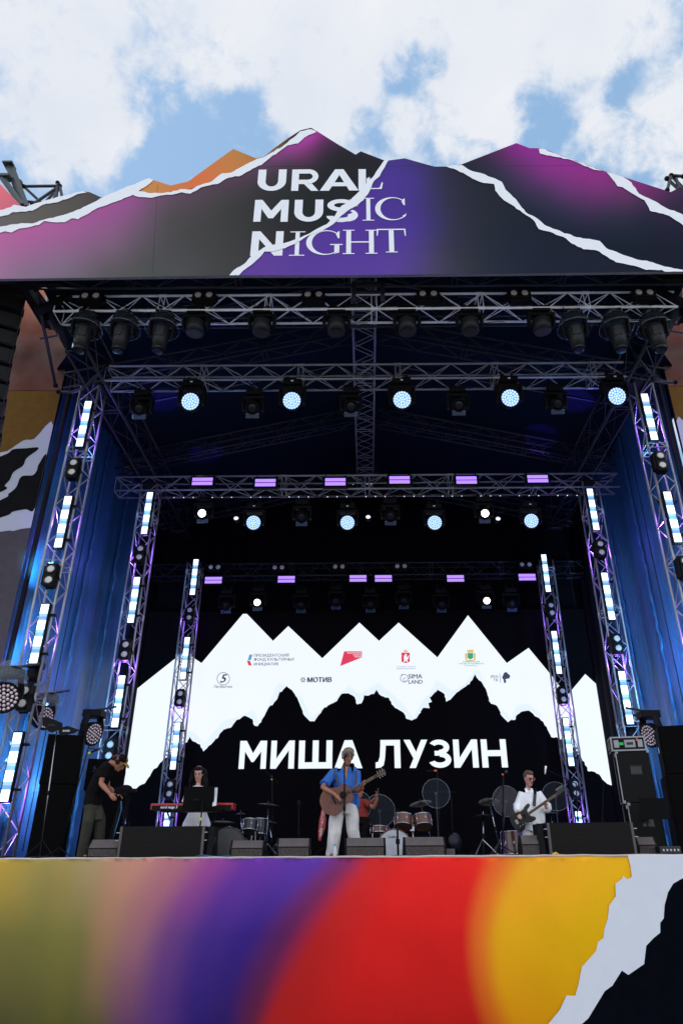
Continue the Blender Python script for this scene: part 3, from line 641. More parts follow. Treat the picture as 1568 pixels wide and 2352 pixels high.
BOTP = [(1400,1803),(1390,1797),(1382,1790),(1374,1778),(1365,1773),(1352,1772),(1345,1760),(1330,1735),(1310,1712),(1286,1698),(1277,1693),(1265,1693),(1259,1680),(1246,1657),(1224,1640),(1213,1632),(1196,1635),(1184,1645),(1183,1653),(1174,1653),(1166,1659),(1154,1647),(1141,1622),(1124,1612),(1116,1585),(1104,1565),(1094,1556),(1090,1549),(1084,1562),(1069,1577),(1049,1590),(1034,1607),(1024,1612),(1021,1595),(1011,1588),(1004,1584),(989,1601),(985,1600),(991,1612),(983,1615),(986,1627),(971,1626),(956,1650),(945,1655),(936,1652),(926,1637),(906,1625),(891,1602),(870,1594),(864,1584),(858,1594),(836,1597),(829,1616),(820,1618),(814,1601),(800,1592),(784,1594),(770,1612),(745,1625),(732,1642),(722,1657),(712,1657),(700,1645),(690,1622),(682,1602),(670,1585),(659,1576),(642,1590),(637,1605),(617,1625),(607,1645),(592,1668),(585,1667),(580,1652),(562,1644),(542,1655),(532,1670),(512,1677),(492,1702),(467,1726),(460,1710),(442,1702),(435,1692),(430,1705),(415,1712),(400,1728),(375,1745),(357,1765),(345,1782),(332,1800),(315,1810),(300,1818),(290,1815)]
q = []
for i, p in enumerate(BOTP):
    p2 = BOTP[(i+1) % len(BOTP)]; q.append(p)
    dd = math.hypot(p2[0]-p[0], p2[1]-p[1]); kk = int(dd/4.5)
    if i < len(BOTP)-1:
        for h_ in range(1, kk): q.append((p[0]+(p2[0]-p[0])*h_/kk+rnd.uniform(-2,2), p[1]+(p2[1]-p[1])*h_/kk+rnd.uniform(-2.6,2.2)))
MB().flat([at(x, y, YSC-.004) for x, y in TOPP+q]).build('white_mountain_image', M['px'], sc, org=sc.location)
# pale echo ridge above the black ridge
b = MB(); e2 = [(x+rnd.uniform(-4,4), y-rnd.uniform(2,26)) for x, y in BOTP[13:86:2]]
b.flat([at(x, y, YSC-.007) for x, y in e2 + [(x, y-.5) for x, y in BOTP[13:86]][::-1]])
b.build('pale_ridge_image', emw('screen_pale', (.76,.87,.93), 1), sc, org=sc.location)
# name
ln = Let(YSC-.008)
def T(x0, x1): ln.quad(x0, x1, 1701.5-(x0-550)*.0062, 1766-(x0-550)*.0055); return ln
SX = .185
def gI(l): w_ = .24; l.poly((0,0),(0,1),(w_,1),(w_,0)); l.poly((1-w_,0),(1-w_,1),(1,1),(1,0)); l.poly((w_,0),(w_,.35),(1-w_,1),(1-w_,.65))
T(550,612); ln.poly((0,0),(0,1),(.2,1),(.2,0)); ln.poly((.8,0),(.8,1),(1,1),(1,0)); ln.poly((.14,1),(.24,1),(.5,.55),(.76,1),(.86,1),(.86,.7),(.54,.24),(.46,.24),(.14,.7))
T(622,676); gI(ln)
T(686,763); ln.poly((0,0),(0,1),(.18,1),(.18,0)); ln.poly((.41,.2),(.41,1),(.59,1),(.59,.2)); ln.poly((.82,0),(.82,1),(1,1),(1,0)); ln.poly((.18,0),(.18,.22),(.82,.22),(.82,0))
T(768,832); ln.poly((0,0),(.36,1),(.5,1),(.5,.74),(.25,0)); ln.poly((1,0),(.64,1),(.5,1),(.5,.74),(.75,0)); ln.poly((.3,.18),(.38,.36),(.62,.36),(.7,.18))
T(862,919); ln.poly((.76,0),(.76,1),(1,1),(1,0)); ln.poly((.2,.8),(.2,1),(.76,1),(.76,.8)); ln.poly((.2,1),(.42,.8),(.38,.35),(.32,.1),(.2,.02),(0,0),(0,.2),(.1,.22),(.17,.4),(.2,.8))
T(927,982); ln.poly((0,1),(.27,1),(.56,.48),(.44,.28),(.38,.36)); ln.poly((1,1),(.74,1),(.36,.18),(.22,0),(.1,0),(.48,0),(.53,.08)) if 0 else ln.poly((1,1),(.74,1),(.22,0),(.48,0))
T(985,1035); ln.arc((.46,.73),(.48,.27),(.22,.095),-90,150); ln.arc((.48,.285),(.52,.285),(.26,.10),-160,90); ln.poly((.25,.43),(.25,.6),(.5,.6),(.5,.43))
T(1041,1097); gI(ln)
T(1105,1163); ln.poly((0,0),(0,1),(.24,1),(.24,0)); ln.poly((.76,0),(.76,1),(1,1),(1,0)); ln.poly((.24,.4),(.24,.61),(.76,.61),(.76,.4))
ln.b.build('name_lettering', M['px'], sc, org=sc.location)
# logos
ink = emw('screen_ink', (.02,.035,.07), .6); rd = emw('screen_red', (.80,.02,.07), .9); bl = emw('screen_blue', (.08,.32,.68), .9); gd = emw('screen_gold', (.80,.55,.12), .9); gr = emw('screen_green', (.02,.38,.22), .9)
YL = YSC-.012
bk = MB(); 
def tx(mb, s_, x0, x1, yb, off=.0, shear=0, hs=None):
    p0, p1 = at(x0, yb, YL), at(x1, yb, YL); put_text(mb, s_, p0, p1.x-p0.x, off=off, shear=shear)
tx(bk,'ПРЕЗИДЕНТСКИЙ',583,663,1508.5,.012); tx(bk,'ФОНД КУЛЬТУРНЫХ',583,676,1518,.012); tx(bk,'ИНИЦИАТИВ',583,639,1528.5,.012)
tx(bk,'Пятёрочка',491,533,1580,.012,.2); tx(bk,'МОТИВ',706,761,1567,.05); tx(bk,'SIMA',938,969,1558.5,.02); tx(bk,'LAND',938,970,1570.5,.02)
tx(bk,'РЕН',1127,1143,1557.5,.01); tx(bk,'ТВ',1133,1143,1565,.01)
def pl(mb, Y_, *pts): mb.flat([at(x, y, Y_) for x, y in pts])
pl(bk,YL,(1146.5,1547),(1147.5,1547),(1149,1568),(1148,1568))
pl(bk,YL,(1157,1545),(1162,1543.5),(1171,1552),(1169,1558),(1160,1560),(1162,1567),(1157,1569.5),(1155,1560),(1152,1556.5)); 
def ring(mb, cx, cy, r0, r1, a0=0, a1=360, n=36, Y_=YL):
    vs = []
    for i in range(n+1):
        a = R(a0+(a1-a0)*i/n); vs += [at(cx+r0*math.cos(a), cy-r0*math.sin(a), Y_), at(cx+r1*math.cos(a), cy-r1*math.sin(a), Y_)]
    mb.add(vs, [(2*i,2*i+1,2*i+3,2*i+2) for i in range(n)])
ring(bk,513,1559,14.8,13.6); tx(bk,'5',506,520,1567.5,.03,.25); 
ring(bk,928,1558,9.4,8.2,-60,120); ring(bk,928,1558,9.4,8.2,130,290); ring(bk,930,1561,4.6,3.5,60,320); pl(bk,YL,(921,1549),(925,1549),(922,1553))
for k in range(6):
    a = R(60*k); c_, s_ = math.cos(a), math.sin(a); x0, y0 = 696, 1561.5
    bk.flat([at(x0+c_*u-s_*v, y0-(s_*u+c_*v), YL) for u, v in ((2,-1.1),(6.4,-1.1),(6.4,1.1),(2,1.1))])
bk.build('sponsor_lettering', ink, sc, org=sc.location)
b = MB(); pl(b,YL,(569,1516),(573,1503.5),(580,1503.5),(576,1516)); b.build('blue_logo_shape', bl, sc, org=sc.location)
b = MB(); pl(b,YL,(567,1517.5),(574,1517.5),(578.5,1528.5),(571,1528.5)); pl(b,YL,(790,1496),(831,1496),(831,1510),(781,1530))
pl(b,YL,(921.5,1499),(940.5,1499),(940.5,1520),(931,1523),(921.5,1520)); b.build('red_logo_shape', rd, sc, org=sc.location)
YL2 = YL-.004; b = MB()
for s_, x0, yb in (('НАЦИОНАЛЬНЫЕ',797,1501),('ПРОЕКТЫ',811,1505.7),('РОССИИ',814,1510)):
    p0, p1 = at(x0, yb, YL2), at(830, yb, YL2); put_text(b, s_, p0, p1.x-p0.x, off=.02, hscale=.06)
# rampant animal with a banner on the red shield
b.flat([at(x, y, YL2) for x, y in ((926,1520),(928,1515),(926.5,1512),(928,1509),(925.5,1506),(929,1506),(930,1501.5),(933.5,1502),(933.5,1507),(935.5,1511),(937.5,1505),(939,1506),(937,1514),(934.5,1515),(936.5,1520),(933,1520),(931.5,1516),(929.5,1520))])
b.build('white_logo_detail', M['px'], sc, org=sc.location)
b = MB(); pl(b,YL,(927,1498),(926,1493),(929,1495),(931,1489),(933,1495),(936,1493),(935,1498)); pl(b,YL,(1073,1499),(1072,1493),(1087,1492),(1086,1499)); pl(b,YL,(1067,1502),(1072,1499),(1072,1516),(1068,1516)); pl(b,YL,(1092,1501),(1087,1499),(1087,1516),(1091,1516)); pl(b,YL,(1069,1516),(1090,1516),(1086,1519),(1073,1519)); b.build('gold_logo_shape', gd, sc, org=sc.location)
b = MB(); pl(b,YL,(1073,1500),(1086,1500),(1086,1511),(1079.5,1515),(1073,1511)); tx(b,'Администрация',1062,1101,1521.3,.01); tx(b,'города Екатеринбурга',1054,1110,1525.8,.01); tx(b,'екатеринбург.рф',1066,1100,1530,.0); b.build('green_logo_shape', gr, sc, org=sc.location)
b = MB(); tx(b,'ПРИ ПОДДЕРЖКЕ ГУБЕРНАТОРА',910,954,1532.5,.01); tx(b,'СВЕРДЛОВСКОЙ ОБЛАСТИ',910,954,1537.3,.01); b.build('blue_lettering', emw('screen_navy',(.03,.10,.32),.7), sc, org=sc.location)

# ------------------------------------------------------------------ trusses
def truss(name, label, p0, p1, w_, h_, bay=.5, cr=.029, br=.0125, m_='alu', up=(0,0,1), group=None, couplers=2.5, cat='truss'):
    p0, p1 = V(p0), V(p1); t_ = (p1-p0).normalized(); up = V(up); sd_ = t_.cross(up).normalized(); up = sd_.cross(t_).normalized()
    o = thing(name, label, cat, p0, 0, group); Ln = (p1-p0).length
    cs = [sd_*(w_/2*a)+up*(h_/2*b_) for a, b_ in ((-1,-1),(1,-1),(1,1),(-1,1))]
    for c in cs: MB().cyl(c, c+t_*Ln, cr, 8).build('chord', M[m_], o, smooth=True)
    b = MB(); n_ = max(1, round(Ln/bay)); d = Ln/n_
    for k in range(4):
        a_, b_ = cs[k], cs[(k+1) % 4]
        for i in range(n_):
            f = (i+k) % 2; q0 = (b_ if f else a_)+t_*(d*i); q1 = (a_ if f else b_)+t_*(d*(i+1)); b.cyl(q0, q1, br, 6)
        x = 0
        while x <= Ln+.01:
            for dx in ((0,) if x == 0 or x >= Ln-.2 else (-.06,.06)): b.cyl(a_+t_*min(Ln,x+dx), b_+t_*min(Ln,x+dx), br, 6)
            x += couplers
    x = couplers
    while x < Ln-.3:
        for c in cs: b.cyl(c+t_*(x-.09), c+t_*(x+.09), cr*1.25, 8)
        x += couplers
    b.build('bracing', M[m_], o, whole=True)
    if name == 'lighting_truss':
        rr = random.Random(int(Ln*100)); x = .5
        for q in range(3): MB().loft([V((0,(-1)**k*.03+q*.02,0))+t_*min(Ln,k*.55)+up*(h_/2*(1 if q else -1)+rr.uniform(-.03,.02))-sd_*(w_/2-.08*q) for k in range(int(Ln/.55)+1)], .009, n=5).build('power_cable', M['rubber'], o, smooth=True)
        while x < Ln-1.2:
            ln = rr.uniform(.5,1.1); dp = rr.uniform(.06,.2); MB().loft([t_*(x+ln*k/8)-up*(h_/2+dp*math.sin(math.pi*k/8))+sd_*rr.uniform(-.02,.02)*1 for k in range(9)], .008, n=5).build('hanging_cable', M['rubber'], o, smooth=True); x += rr.uniform(.9,1.8)
    return o
TS = .46
def htruss(label, Y, xl, yl, xr, yr, m_='alut', **k):   # pixels: upper front chord left and right end
    a, b_ = at(xl, yl, Y), at(xr, yr, Y); z = (a.z+b_.z)/2 - TS/2
    return truss('lighting_truss', label, (a.x, Y+TS/2, z), (b_.x, Y+TS/2, z), TS, TS, m_=m_, group='horizontal lighting trusses', **k), z
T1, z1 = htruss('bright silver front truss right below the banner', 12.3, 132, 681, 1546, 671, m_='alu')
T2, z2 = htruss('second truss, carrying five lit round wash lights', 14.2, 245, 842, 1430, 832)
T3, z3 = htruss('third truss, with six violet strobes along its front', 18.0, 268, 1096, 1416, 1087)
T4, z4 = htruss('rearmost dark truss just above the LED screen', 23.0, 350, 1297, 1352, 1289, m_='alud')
# towers
TW = {}
def tower(key, label, cx, cy, Y, ytop, m_='alut'):
    X = at(cx, cy, Y).x; zt = at(cx, ytop, Y).z
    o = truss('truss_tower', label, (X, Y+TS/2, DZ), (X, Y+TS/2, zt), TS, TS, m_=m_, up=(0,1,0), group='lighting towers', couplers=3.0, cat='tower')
    MB().box((0,0,zt-DZ+.02),(.56,.56,.04)).build('top_plate', M['blackm'], o)
    MB().box((0,0,.02),(.7,.7,.03)).build('base_plate', M['blackm'], o)
    TW[key] = (X, Y, zt); return o
tower('FL','front left silver tower beside the blue vinyl wall',121,1296,14.4,885)
tower('FR','front right silver tower at the right edge of the photo',1540,1158,14.4,878)
tower('ML','middle left tower behind the man in the cap',322,1256,18.0,1112)
tower('MR','middle right tower above the flight case',1380,1256,18.0,1106)
tower('BL','rear left tower standing before the screen by the keyboard',421,1510,22.4,1292)
tower('BR','rear right tower standing before the screen behind the bassist',1281,1493,22.4,1286)
# longitudinal and roof trusses
for s, key, kb in ((-1,'FL','BL'),(1,'FR','BR')):
    lb = 'left' if s < 0 else 'right'
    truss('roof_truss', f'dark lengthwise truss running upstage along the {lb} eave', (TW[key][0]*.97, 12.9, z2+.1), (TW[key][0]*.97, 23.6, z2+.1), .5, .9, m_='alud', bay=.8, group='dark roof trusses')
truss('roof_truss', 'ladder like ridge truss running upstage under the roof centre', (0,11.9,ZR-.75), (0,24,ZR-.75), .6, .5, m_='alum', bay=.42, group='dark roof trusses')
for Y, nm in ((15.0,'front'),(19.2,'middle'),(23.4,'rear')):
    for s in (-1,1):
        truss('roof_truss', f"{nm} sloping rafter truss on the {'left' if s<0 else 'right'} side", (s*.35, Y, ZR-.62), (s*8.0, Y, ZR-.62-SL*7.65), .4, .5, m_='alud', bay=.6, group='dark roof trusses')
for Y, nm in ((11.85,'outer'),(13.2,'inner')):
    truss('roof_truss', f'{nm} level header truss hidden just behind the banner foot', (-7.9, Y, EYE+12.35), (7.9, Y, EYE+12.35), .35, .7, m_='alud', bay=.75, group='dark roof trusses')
# centre hanging frame
o = thing('hanging_frame', 'grey steel frame at the ridge behind the banner foot', 'frame', at(845,660,12.0))
b = MB(); w2, h2 = .33, .55
for s in (-1,1): b.box((s*w2,0,-h2/2+.1),(.1,.08,h2))
b.box((0,0,.1),(.76,.08,.09)); b.box((0,0,-.15),(.56,.06,.05)); b.build('steel_frame', M['alud'], o)
# curved pipes at the tower tops
for s, pts in ((-1,[(240,920),(215,895),(190,900),(150,903),(96*1.6,903)]),(1,[])): pass
def pipe(name, label, pts, Y, r=.035, m_='alud', cat='pipe', group=None):
    P = [at(x, y, Y if not isinstance(Y, (list,tuple)) else Y[i]) for i, (x, y) in enumerate(pts)]
    o = thing(name, label, cat, P[0], 0, group); MB().loft([p-P[0] for p in P], r, n=10).build('tube', M[m_], o, smooth=True)
    b = MB()
    for p in (P[0], P[-1]): b.ell(p-P[0], (r*1.7,r*1.7,r*1.7))
    b.build('clamp', M['blackm'], o); return o
pipe('bent_pipe','bent dark pipe from the front left tower to the wing banner',[(246,838),(225,862),(200,885),(185,895),(165,901),(135,900)],14.1)
pipe('bent_pipe','bent dark pipe from the front right tower to the wing banner',[(1440,795),(1470,830),(1495,862),(1510,872),(1530,878),(1550,878)],14.1)
pipe('brace_pipe','long blue grey brace pipe in front of the orange wing banner',[(80,660),(90,700),(108,785),(128,885)],[11.9,12.3,13.2,14.8],.04)
pipe('brace_pipe','short brace pipe sloping down right from the roof corner',[(82,664),(112,705)],[11.9,12.6],.04)
# dark roof corner beams left and right
for s in (-1,1):
    o = thing('corner_beam', f"dark steel beam under the banner at the {'left' if s<0 else 'right'} roof corner", 'beam', (s*7.9, 12, EYE+12.2))
    b = MB().box((s*.6,-.2,-.25),(3.2,.12,.16)); b.box((0,.5,-.1),(.2,1.6,.3)); b.box((s*-.6,.3,-.4),(.9,.15,.15),Matrix.Rotation(s*.6,3,'Y')); b.build('steel_section', M['blackm'], o)
    b = MB()
    tp = [at(q, r_, 13.0) for q, r_ in ((118,680),(128,712),(140,745),(152,778),(158,805))]
    tp = [V((-s*p.x if s > 0 else p.x, p.y, p.z)) for p in tp]
    b.loft(tp,[(.12,.25),(.22,.3),(.20,.3),(.14,.25),(.05,.1)],side=(1,0,0),n=14); b.build('rolled_tarp', mat('rolled_tarp'+str(s),(.006,.010,.025),.7,bump=1,bscale=3,spec=.15), o, smooth=True, org=o.location)
# beam and scaffold above the banner, behind
def scaffold(label, pts, segs, Y, r=.045):
    o = thing('scaffold_frame', label, 'scaffolding', at(*pts[0], Y)); b = MB()
    for i, j, dy in segs: b.cyl(at(*pts[i], Y+dy)-o.location, at(*pts[j], Y+dy)-o.location, r, 8)
    b.build('scaffold_tube', M['alud'], o)
    b = MB()
    for p in pts: b.ell(at(*p, Y)-o.location, (.07,.07,.07))
    b.build('coupler', M['blackm'], o); return o
scaffold('grey scaffold tubes poking up behind the left banner peak',[(55,428),(138,427),(147,470),(75,470),(118,470),(45,462),(100,470),(133,420),(129,470)],[(0,1,0),(1,2,0),(3,1,0),(4,1,.3),(5,2,0),(6,1,.5),(7,8,0),(0,6,.2)],14.5)
o = thing('steel_beam', 'dark tilted steel channel beam standing up above the left banner', 'beam', at(40,430,14.3))
b = MB(); P0, P1 = at(22,378,14.3)-o.location, at(58,475,14.3)-o.location
b.loft([P0,P1],[(.13,.06),(.13,.06)],n=4); b.loft([at(6,408,14.2)-o.location, at(50,470,14.2)-o.location],[(.09,.05),(.09,.05)],n=4); b.box(at(14,408,14.25)-o.location,(.30,.25,.10)); b.box(at(22,380,14.3)-o.location,(.3,.3,.06)); b.build('channel', mat('painted_steel',(.035,.05,.055),.45,.3), o)
MB().ell(at(42,420,14.4)-o.location,(.14,.12,.14)).build('pulley', mat('rusty_pulley',(.08,.05,.035),.7), o)
scaffold('grey scaffold tubes poking up behind the right banner end',[(1531,437),(1540,403),(1568,405),(1575,440),(1550,407),(1560,437),(1530,410)],[(0,1,0),(1,2,0),(4,5,0),(1,3,.2),(6,5,.1)],13.2)

# ------------------------------------------------------------------ fixtures (local: hang point at origin, facing -Y)
PROTO = {}
def proto(kind): return PROTO.get(kind)
def lamp_two(name='blinder_light'):
    o = thing(name, 'x', 'stage light')
    MB().box((0,0,0),(.62,.24,.28)).build('housing', M['black'], o, bevel=.02)
    b = MB(); b.box((0,.02,-.17),(.5,.2,.06)); b.box((-.34,.05,0),(.03,.06,.2)); b.box((.34,.05,0),(.03,.06,.2)); b.cyl((-.1,0,.14),(.12,.02,.22),.02); b.build('bracket', M['blackm'], o)
    for s in (-1,1):
        r_ = MB().lathe([(.095,-.135),(.12,-.15),(.125,-.11)],(s*.15,0,0),(0,1,0),20).build('bezel', M['gblack'], o, smooth=True)
        MB().ell((s*.15,-.128,0),(.092,.02,.092)).build('lens', M['lens'], r_, smooth=True)
    return o
def head_base(o, w_=.36):
    b = MB(); b.box((0,0,-.08),(w_,.34,.16)); b.build('base', M['black'], o, bevel=.02)
    b = MB(); b.cyl((-.12,0,.0),(-.12,0,.14),.03); b.cyl((.12,0,.0),(.12,0,.14),.03); b.box((-.12,0,.08),(.07,.1,.1)); b.box((.12,0,.08),(.07,.1,.1)); b.build('clamp', M['blackm'], o)
    b = MB(); b.loft([(.1,.12,-.04),(.22,.16,-.10),(.27,.14,.05),(.16,.10,.16),(-.05,.14,.10),(-.2,.16,.2)],.012,n=6); b.loft([(-.1,-.1,.0),(-.2,-.17,.06),(-.12,-.15,.18),(.05,-.12,.12)],.009,n=6); b.build('power_cable', M['rubber'], o, smooth=True, whole=True)
def yoke(o, w_, z0, z1, tilt=0):
    b = MB(); b.box((0,0,z0+.04),(w_*2+.1,.2,.08))
    for s in (-1,1): b.loft([(s*w_,0,z0+.05),(s*(w_+.02),0,(z0+z1)/2),(s*w_,0,z1-.07)],[(.05,.11),(.045,.12),(.04,.09)],side=(1,0,0),n=8)
    b.build('yoke', M['black'], o, bevel=.01)
def beam_cover():
    o = thing('moving_head_light', 'x', 'stage light'); head_base(o); yoke(o, .25, -.28, -.62)
    b = MB(); b.loft([(0,0,-.40),(0,-.01,-.5),(0,-.03,-.8),(0,-.05,-1.08)],[(.15,.15),(.2,.19),(.18,.18),(.135,.135)],n=18); b.lathe([(.15,0),(.15,.06),(.13,.08)],(0,-.05,-1.14),(0,0,1),20)
    hd = b.build('head', M['headb'], o, smooth=True); MB().box((0,-.195,-.66),(.17,.03,.28),Matrix.Rotation(-.06,3,'X')).build('cover_plate', M['headb'], hd, bevel=.01)
    MB().ell((0,-.05,-1.145),(.125,.125,.015)).build('lens', M['lensdark'], hd, smooth=True)
    b = MB(); b.lathe([(.02,.02),(.14,0),(.22,-.06),(.28,-.17)],(0,0,0),(0,0,1),28); b.build('foil_top', M['foil'], o, smooth=True)
    b = MB(); b.lathe([(.28,-.17),(.34,-.32),(.385,-.46)],(0,0,0),(0,0,1),32); b.build('rain_dome', M['clear'], o, smooth=True)
    b = MB(); b.lathe([(.385,-.46),(.392,-.46),(.392,-.467),(.385,-.467),(.385,-.46)],(0,0,0),(0,0,1),36); b.build('dome_rim', mat('dome_rim',(.4,.5,.6),.2,alpha=.28), o)
    return o
def wash_down():
    o = thing('moving_head_light', 'x', 'stage light'); head_base(o,.42); yoke(o, .27, -.24, -.46)
    b = MB(); b.lathe([(.0,-.0),(.17,-.0),(.215,-.05),(.225,-.2),(.21,-.34),(.17,-.36),(0,-.36)],(0,0,-.3),(0,-.05,1),24)
    for k in range(3): b.lathe([(.232,-.1-k*.05),(.232,-.12-k*.05)],(0,0,-.3),(0,-.05,1),24)
    hd = b.build('head', M['headb'], o, smooth=True); MB().lathe([(0,-.362),(.16,-.362)],(0,0,-.3),(0,-.05,1),20).build('lens', M['lensdark'], hd)
    return o
def led_wash(lit, tilt=.35):
    o = thing('led_wash_light', 'x', 'stage light'); head_base(o,.44); yoke(o, .27, -.26, -.56)
    ax = V((0,-math.cos(tilt),-math.sin(tilt))); c0 = V((0,0,-.56))
    b = MB(); b.lathe([(0,-.2),(.15,-.19),(.22,-.08),(.245,.06),(.24,.1),(.21,.1),(.21,.07),(0,.07)],c0,ax,28); hd = b.build('head', M['black'], o, smooth=True)
    a_ = ax.orthogonal().normalized(); a_ = V((1,0,0)); b_ = ax.cross(a_)
    mb = MB()
    for cnt, rr_ in ((1,0),(6,.062),(12,.122),(18,.18)):
        for k in range(cnt):
            an = 2*math.pi*k/cnt+rr_*3; p = c0+ax*.08+a_*rr_*math.cos(an)+b_*rr_*math.sin(an)
            mb.lathe([(.0,.02),(.014,.017),(.0255,.0)],p,ax,8)
    mb.build('lens_array', M['wash'] if lit else M['washoff'], hd, smooth=True)
    MB().lathe([(0,.072),(.205,.072)],c0,ax,24).build('lens_plate', M['ledm'] if lit else M['black'], hd)
    MB().box((0,-.19,-.1),(.06,.01,.03)).build('display', M['paper'], o)
    return o
def profile(mlens, tilt=.5, r=.11):
    o = thing('spot_light', 'x', 'stage light'); head_base(o,.4); yoke(o, .24, -.26, -.52)
    ax = V((0,-math.cos(tilt),-math.sin(tilt))); c0 = V((0,0,-.52))
    b = MB(); b.lathe([(0,-.3),(.14,-.28),(.2,-.1),(.2,.1),(.16,.22),(r+.03,.26),(r+.02,.22)],c0,ax,20); hd = b.build('head', M['black'], o, smooth=True)
    MB().lathe([(0,.235),(r*.6,.23),(r,.215)],c0,ax,20).build('lens', mlens, hd, smooth=True)
    g = MB().box(V((0,0,-.74))+ax*.06,(.34,.05,.13),Matrix.Rotation(tilt*1.2,3,'X')).build('front_glass', M['lensglass'], o, bevel=.015)
    return o
def strobe():
    o = thing('strobe_light', 'x', 'stage light'); MB().box((0,0,0),(.74,.12,.36)).build('housing', M['black'], o, bevel=.01)
    b = MB(); b.cyl((-.3,0,.18),(-.3,.1,.3),.02); b.cyl((.3,0,.18),(.3,.1,.3),.02); b.build('clamp', M['blackm'], o)
    for s in (-1,1): MB().box((0,-.064,s*.068),(.60,.01,.105)).build('led_strip', M['strobe'], o)
    return o
def small_spot():
    o = thing('small_spot_light', 'x', 'stage light'); MB().lathe([(0,-.2),(.09,-.18),(.11,.1),(.1,.12),(.085,.08)],(0,0,-.25),(0,-1,-.2),16).build('head', M['black'], o, smooth=True)
    MB().cyl((0,0,-.15),(0,0,.05),.02).build('bracket', M['blackm'], o); MB().ell((0,-.1,-.27),(.075,.03,.06)).build('lens', M['bulb'], o, smooth=True); return o
def place(kind, maker, loc, label, group, rot=(0,0,0), scale=1):
    if kind == 'blinder': scale = .86
    if kind == 'beam': scale = 1.0
    if kind not in PROTO:
        o = maker(); PROTO[kind] = o; o.location = loc; o.rotation_euler = rot; o['label'] = label; o['group'] = group
    else: o = dup(PROTO[kind], loc, rot, label, group)
    o.scale = (scale,)*3; return o
for i, x in enumerate((212,470,720,982,1190,1475)):
    p = at(x, 686-(x-212)*.006, 12.15); place('blinder', lamp_two, p, f'{ORD[i]} two-lamp blinder from the left on the bright front truss', 'blinders on the front truss')
def hang(kind, maker, x, y, Y, dz, label, group, rot=(0,0,0), scale=1):
    p = at(x, y, Y); return place(kind, maker, (p.x, Y, p.z+dz), label, group, rot, scale)
zt1 = z1-TS/2
for i, x in enumerate((203,290,378)):
    hang('beam', beam_cover, x, 722, 12.4, 0, f'{["leftmost","second","third"][i]} rain-domed moving head from the left end of the front truss', 'moving heads in clear rain domes', (0,0,[.25,-.1,.15][i]))
for i, x in enumerate((1312,1407,1492)):
    hang('beam', beam_cover, x, 720, 12.4, 0, f'{["third","second","outermost"][i]} rain-domed moving head from the right end of the front truss', 'moving heads in clear rain domes', (0,0,[-.2,-.35,-.25][i]))
for i, x in enumerate((454,604,773,933,1075,1238)):
    hang('washd', wash_down, x, 716-(x-454)*.006, 12.45, 0, f'{ORD[i]} undomed black moving head from the left on the front truss', 'bare moving heads on the front truss')
for i, (x, y) in enumerate(((445,880),(673,878),(921,876),(1164,872),(1404,868))):
    hang('ledw', lambda: led_wash(True), x, y, 14.35, 0, f'{ORD[i]} lit round LED wash light from the left on the second truss', 'lit wash lights', scale=1.08)
for i, (x, y) in enumerate(((331,903),(585,901),(806,898),(1048,895),(1270,892))):
    hang('prof', lambda: profile(M['lensdark']), x, y, 14.5, 0, f'{ORD[i]} unlit spot light from the left on the second truss', 'unlit spot lights')
for i, (x, y) in enumerate(((466,1108),(610,1111),(770,1109),(917,1104.5),(1070,1105),(1233,1102))):
    p = at(x, y, 17.88); place('strobe', strobe, p, f'{ORD[i]} violet strobe from the left on the third truss', 'violet strobes')
for i, (x, y) in enumerate(((586,1162),(798,1162),(995,1162),(1213,1158))):
    hang('ledw', None, x, y, 18.2, 0, f'{ORD[i]} lit round LED wash light from the left on the third truss', 'lit wash lights')
for i, (x, y) in enumerate(((472,1146),(1107,1146))):
    hang('spotlit', lambda: profile(M['warm'],.3,.11), x, y, 18.2, 0, f"glowing warm white spot light on the {['left','right'][i]} part of the third truss", 'glowing warm spots')
for i, (x, y) in enumerate(((695,1152),(895,1150))):
    hang('prof', None, x, y, 18.2, 0, f"dark unlit spot light on the third truss, the {['left','right'][i]} one of two", 'unlit spot lights')
for i, (x, y) in enumerate(((545,1176),(845,1173),(1140,1177))):
    hang('sspot', small_spot, x, y, 19.5, 0, f'{ORD[i]} tiny lit spot from the left below the third truss', 'tiny lit spots')
for i, (x, y) in enumerate(((491,1334),(658,1332),(822,1330),(880,1330),(1045,1330),(1209,1327))):
    p = at(x, y, 22.85); place('strobe', strobe, p, f'{ORD[i]} violet strobe from the left on the rearmost truss', 'violet strobes', scale=.98)
for i, (x, y) in enumerate(((595,1352),(1112,1348))):
    hang('spotlit', None, x, y, 22.9, 0, f"glowing warm white spot light over the screen on the {['left','right'][i]}", 'glowing warm spots')
for i, (x, y) in enumerate(((523,1364),(693,1363),(772,1355),(850,1362),(926,1354),(1011,1362),(1170,1360))):
    hang('prof', None, x, y, 22.9, .1, f'{ORD[i]} dark unlit spot light from the left over the screen', 'unlit spot lights')
for i, (x, y) in enumerate(((494,1305),(640,1306),(778,1304),(920,1303),(1205,1299))):
    p = at(x, y, 22.8); place('blinder', None, p, f'{ORD[i]} dim two-lamp blinder from the left on the rearmost truss', 'blinders on the rear truss')
# row of pin lights along third truss bottom
o = thing('pin_light_row', 'row of tiny white pin lights along the foot of the third truss', 'lights', at(845,1139,17.95)); b = MB()
for i in range(44):
    if i % 4 != 3: b.ell(at(400+i*22, 1143-i*.12, 17.95)-o.location, (.016,.016,.016), n=6, m_=4)
b.build('bulb', M['bulb'], o); MB().cyl(at(400,1142,17.97)-o.location, at(1350,1136,17.97)-o.location, .008, 6).build('wire', M['rubber'], o)

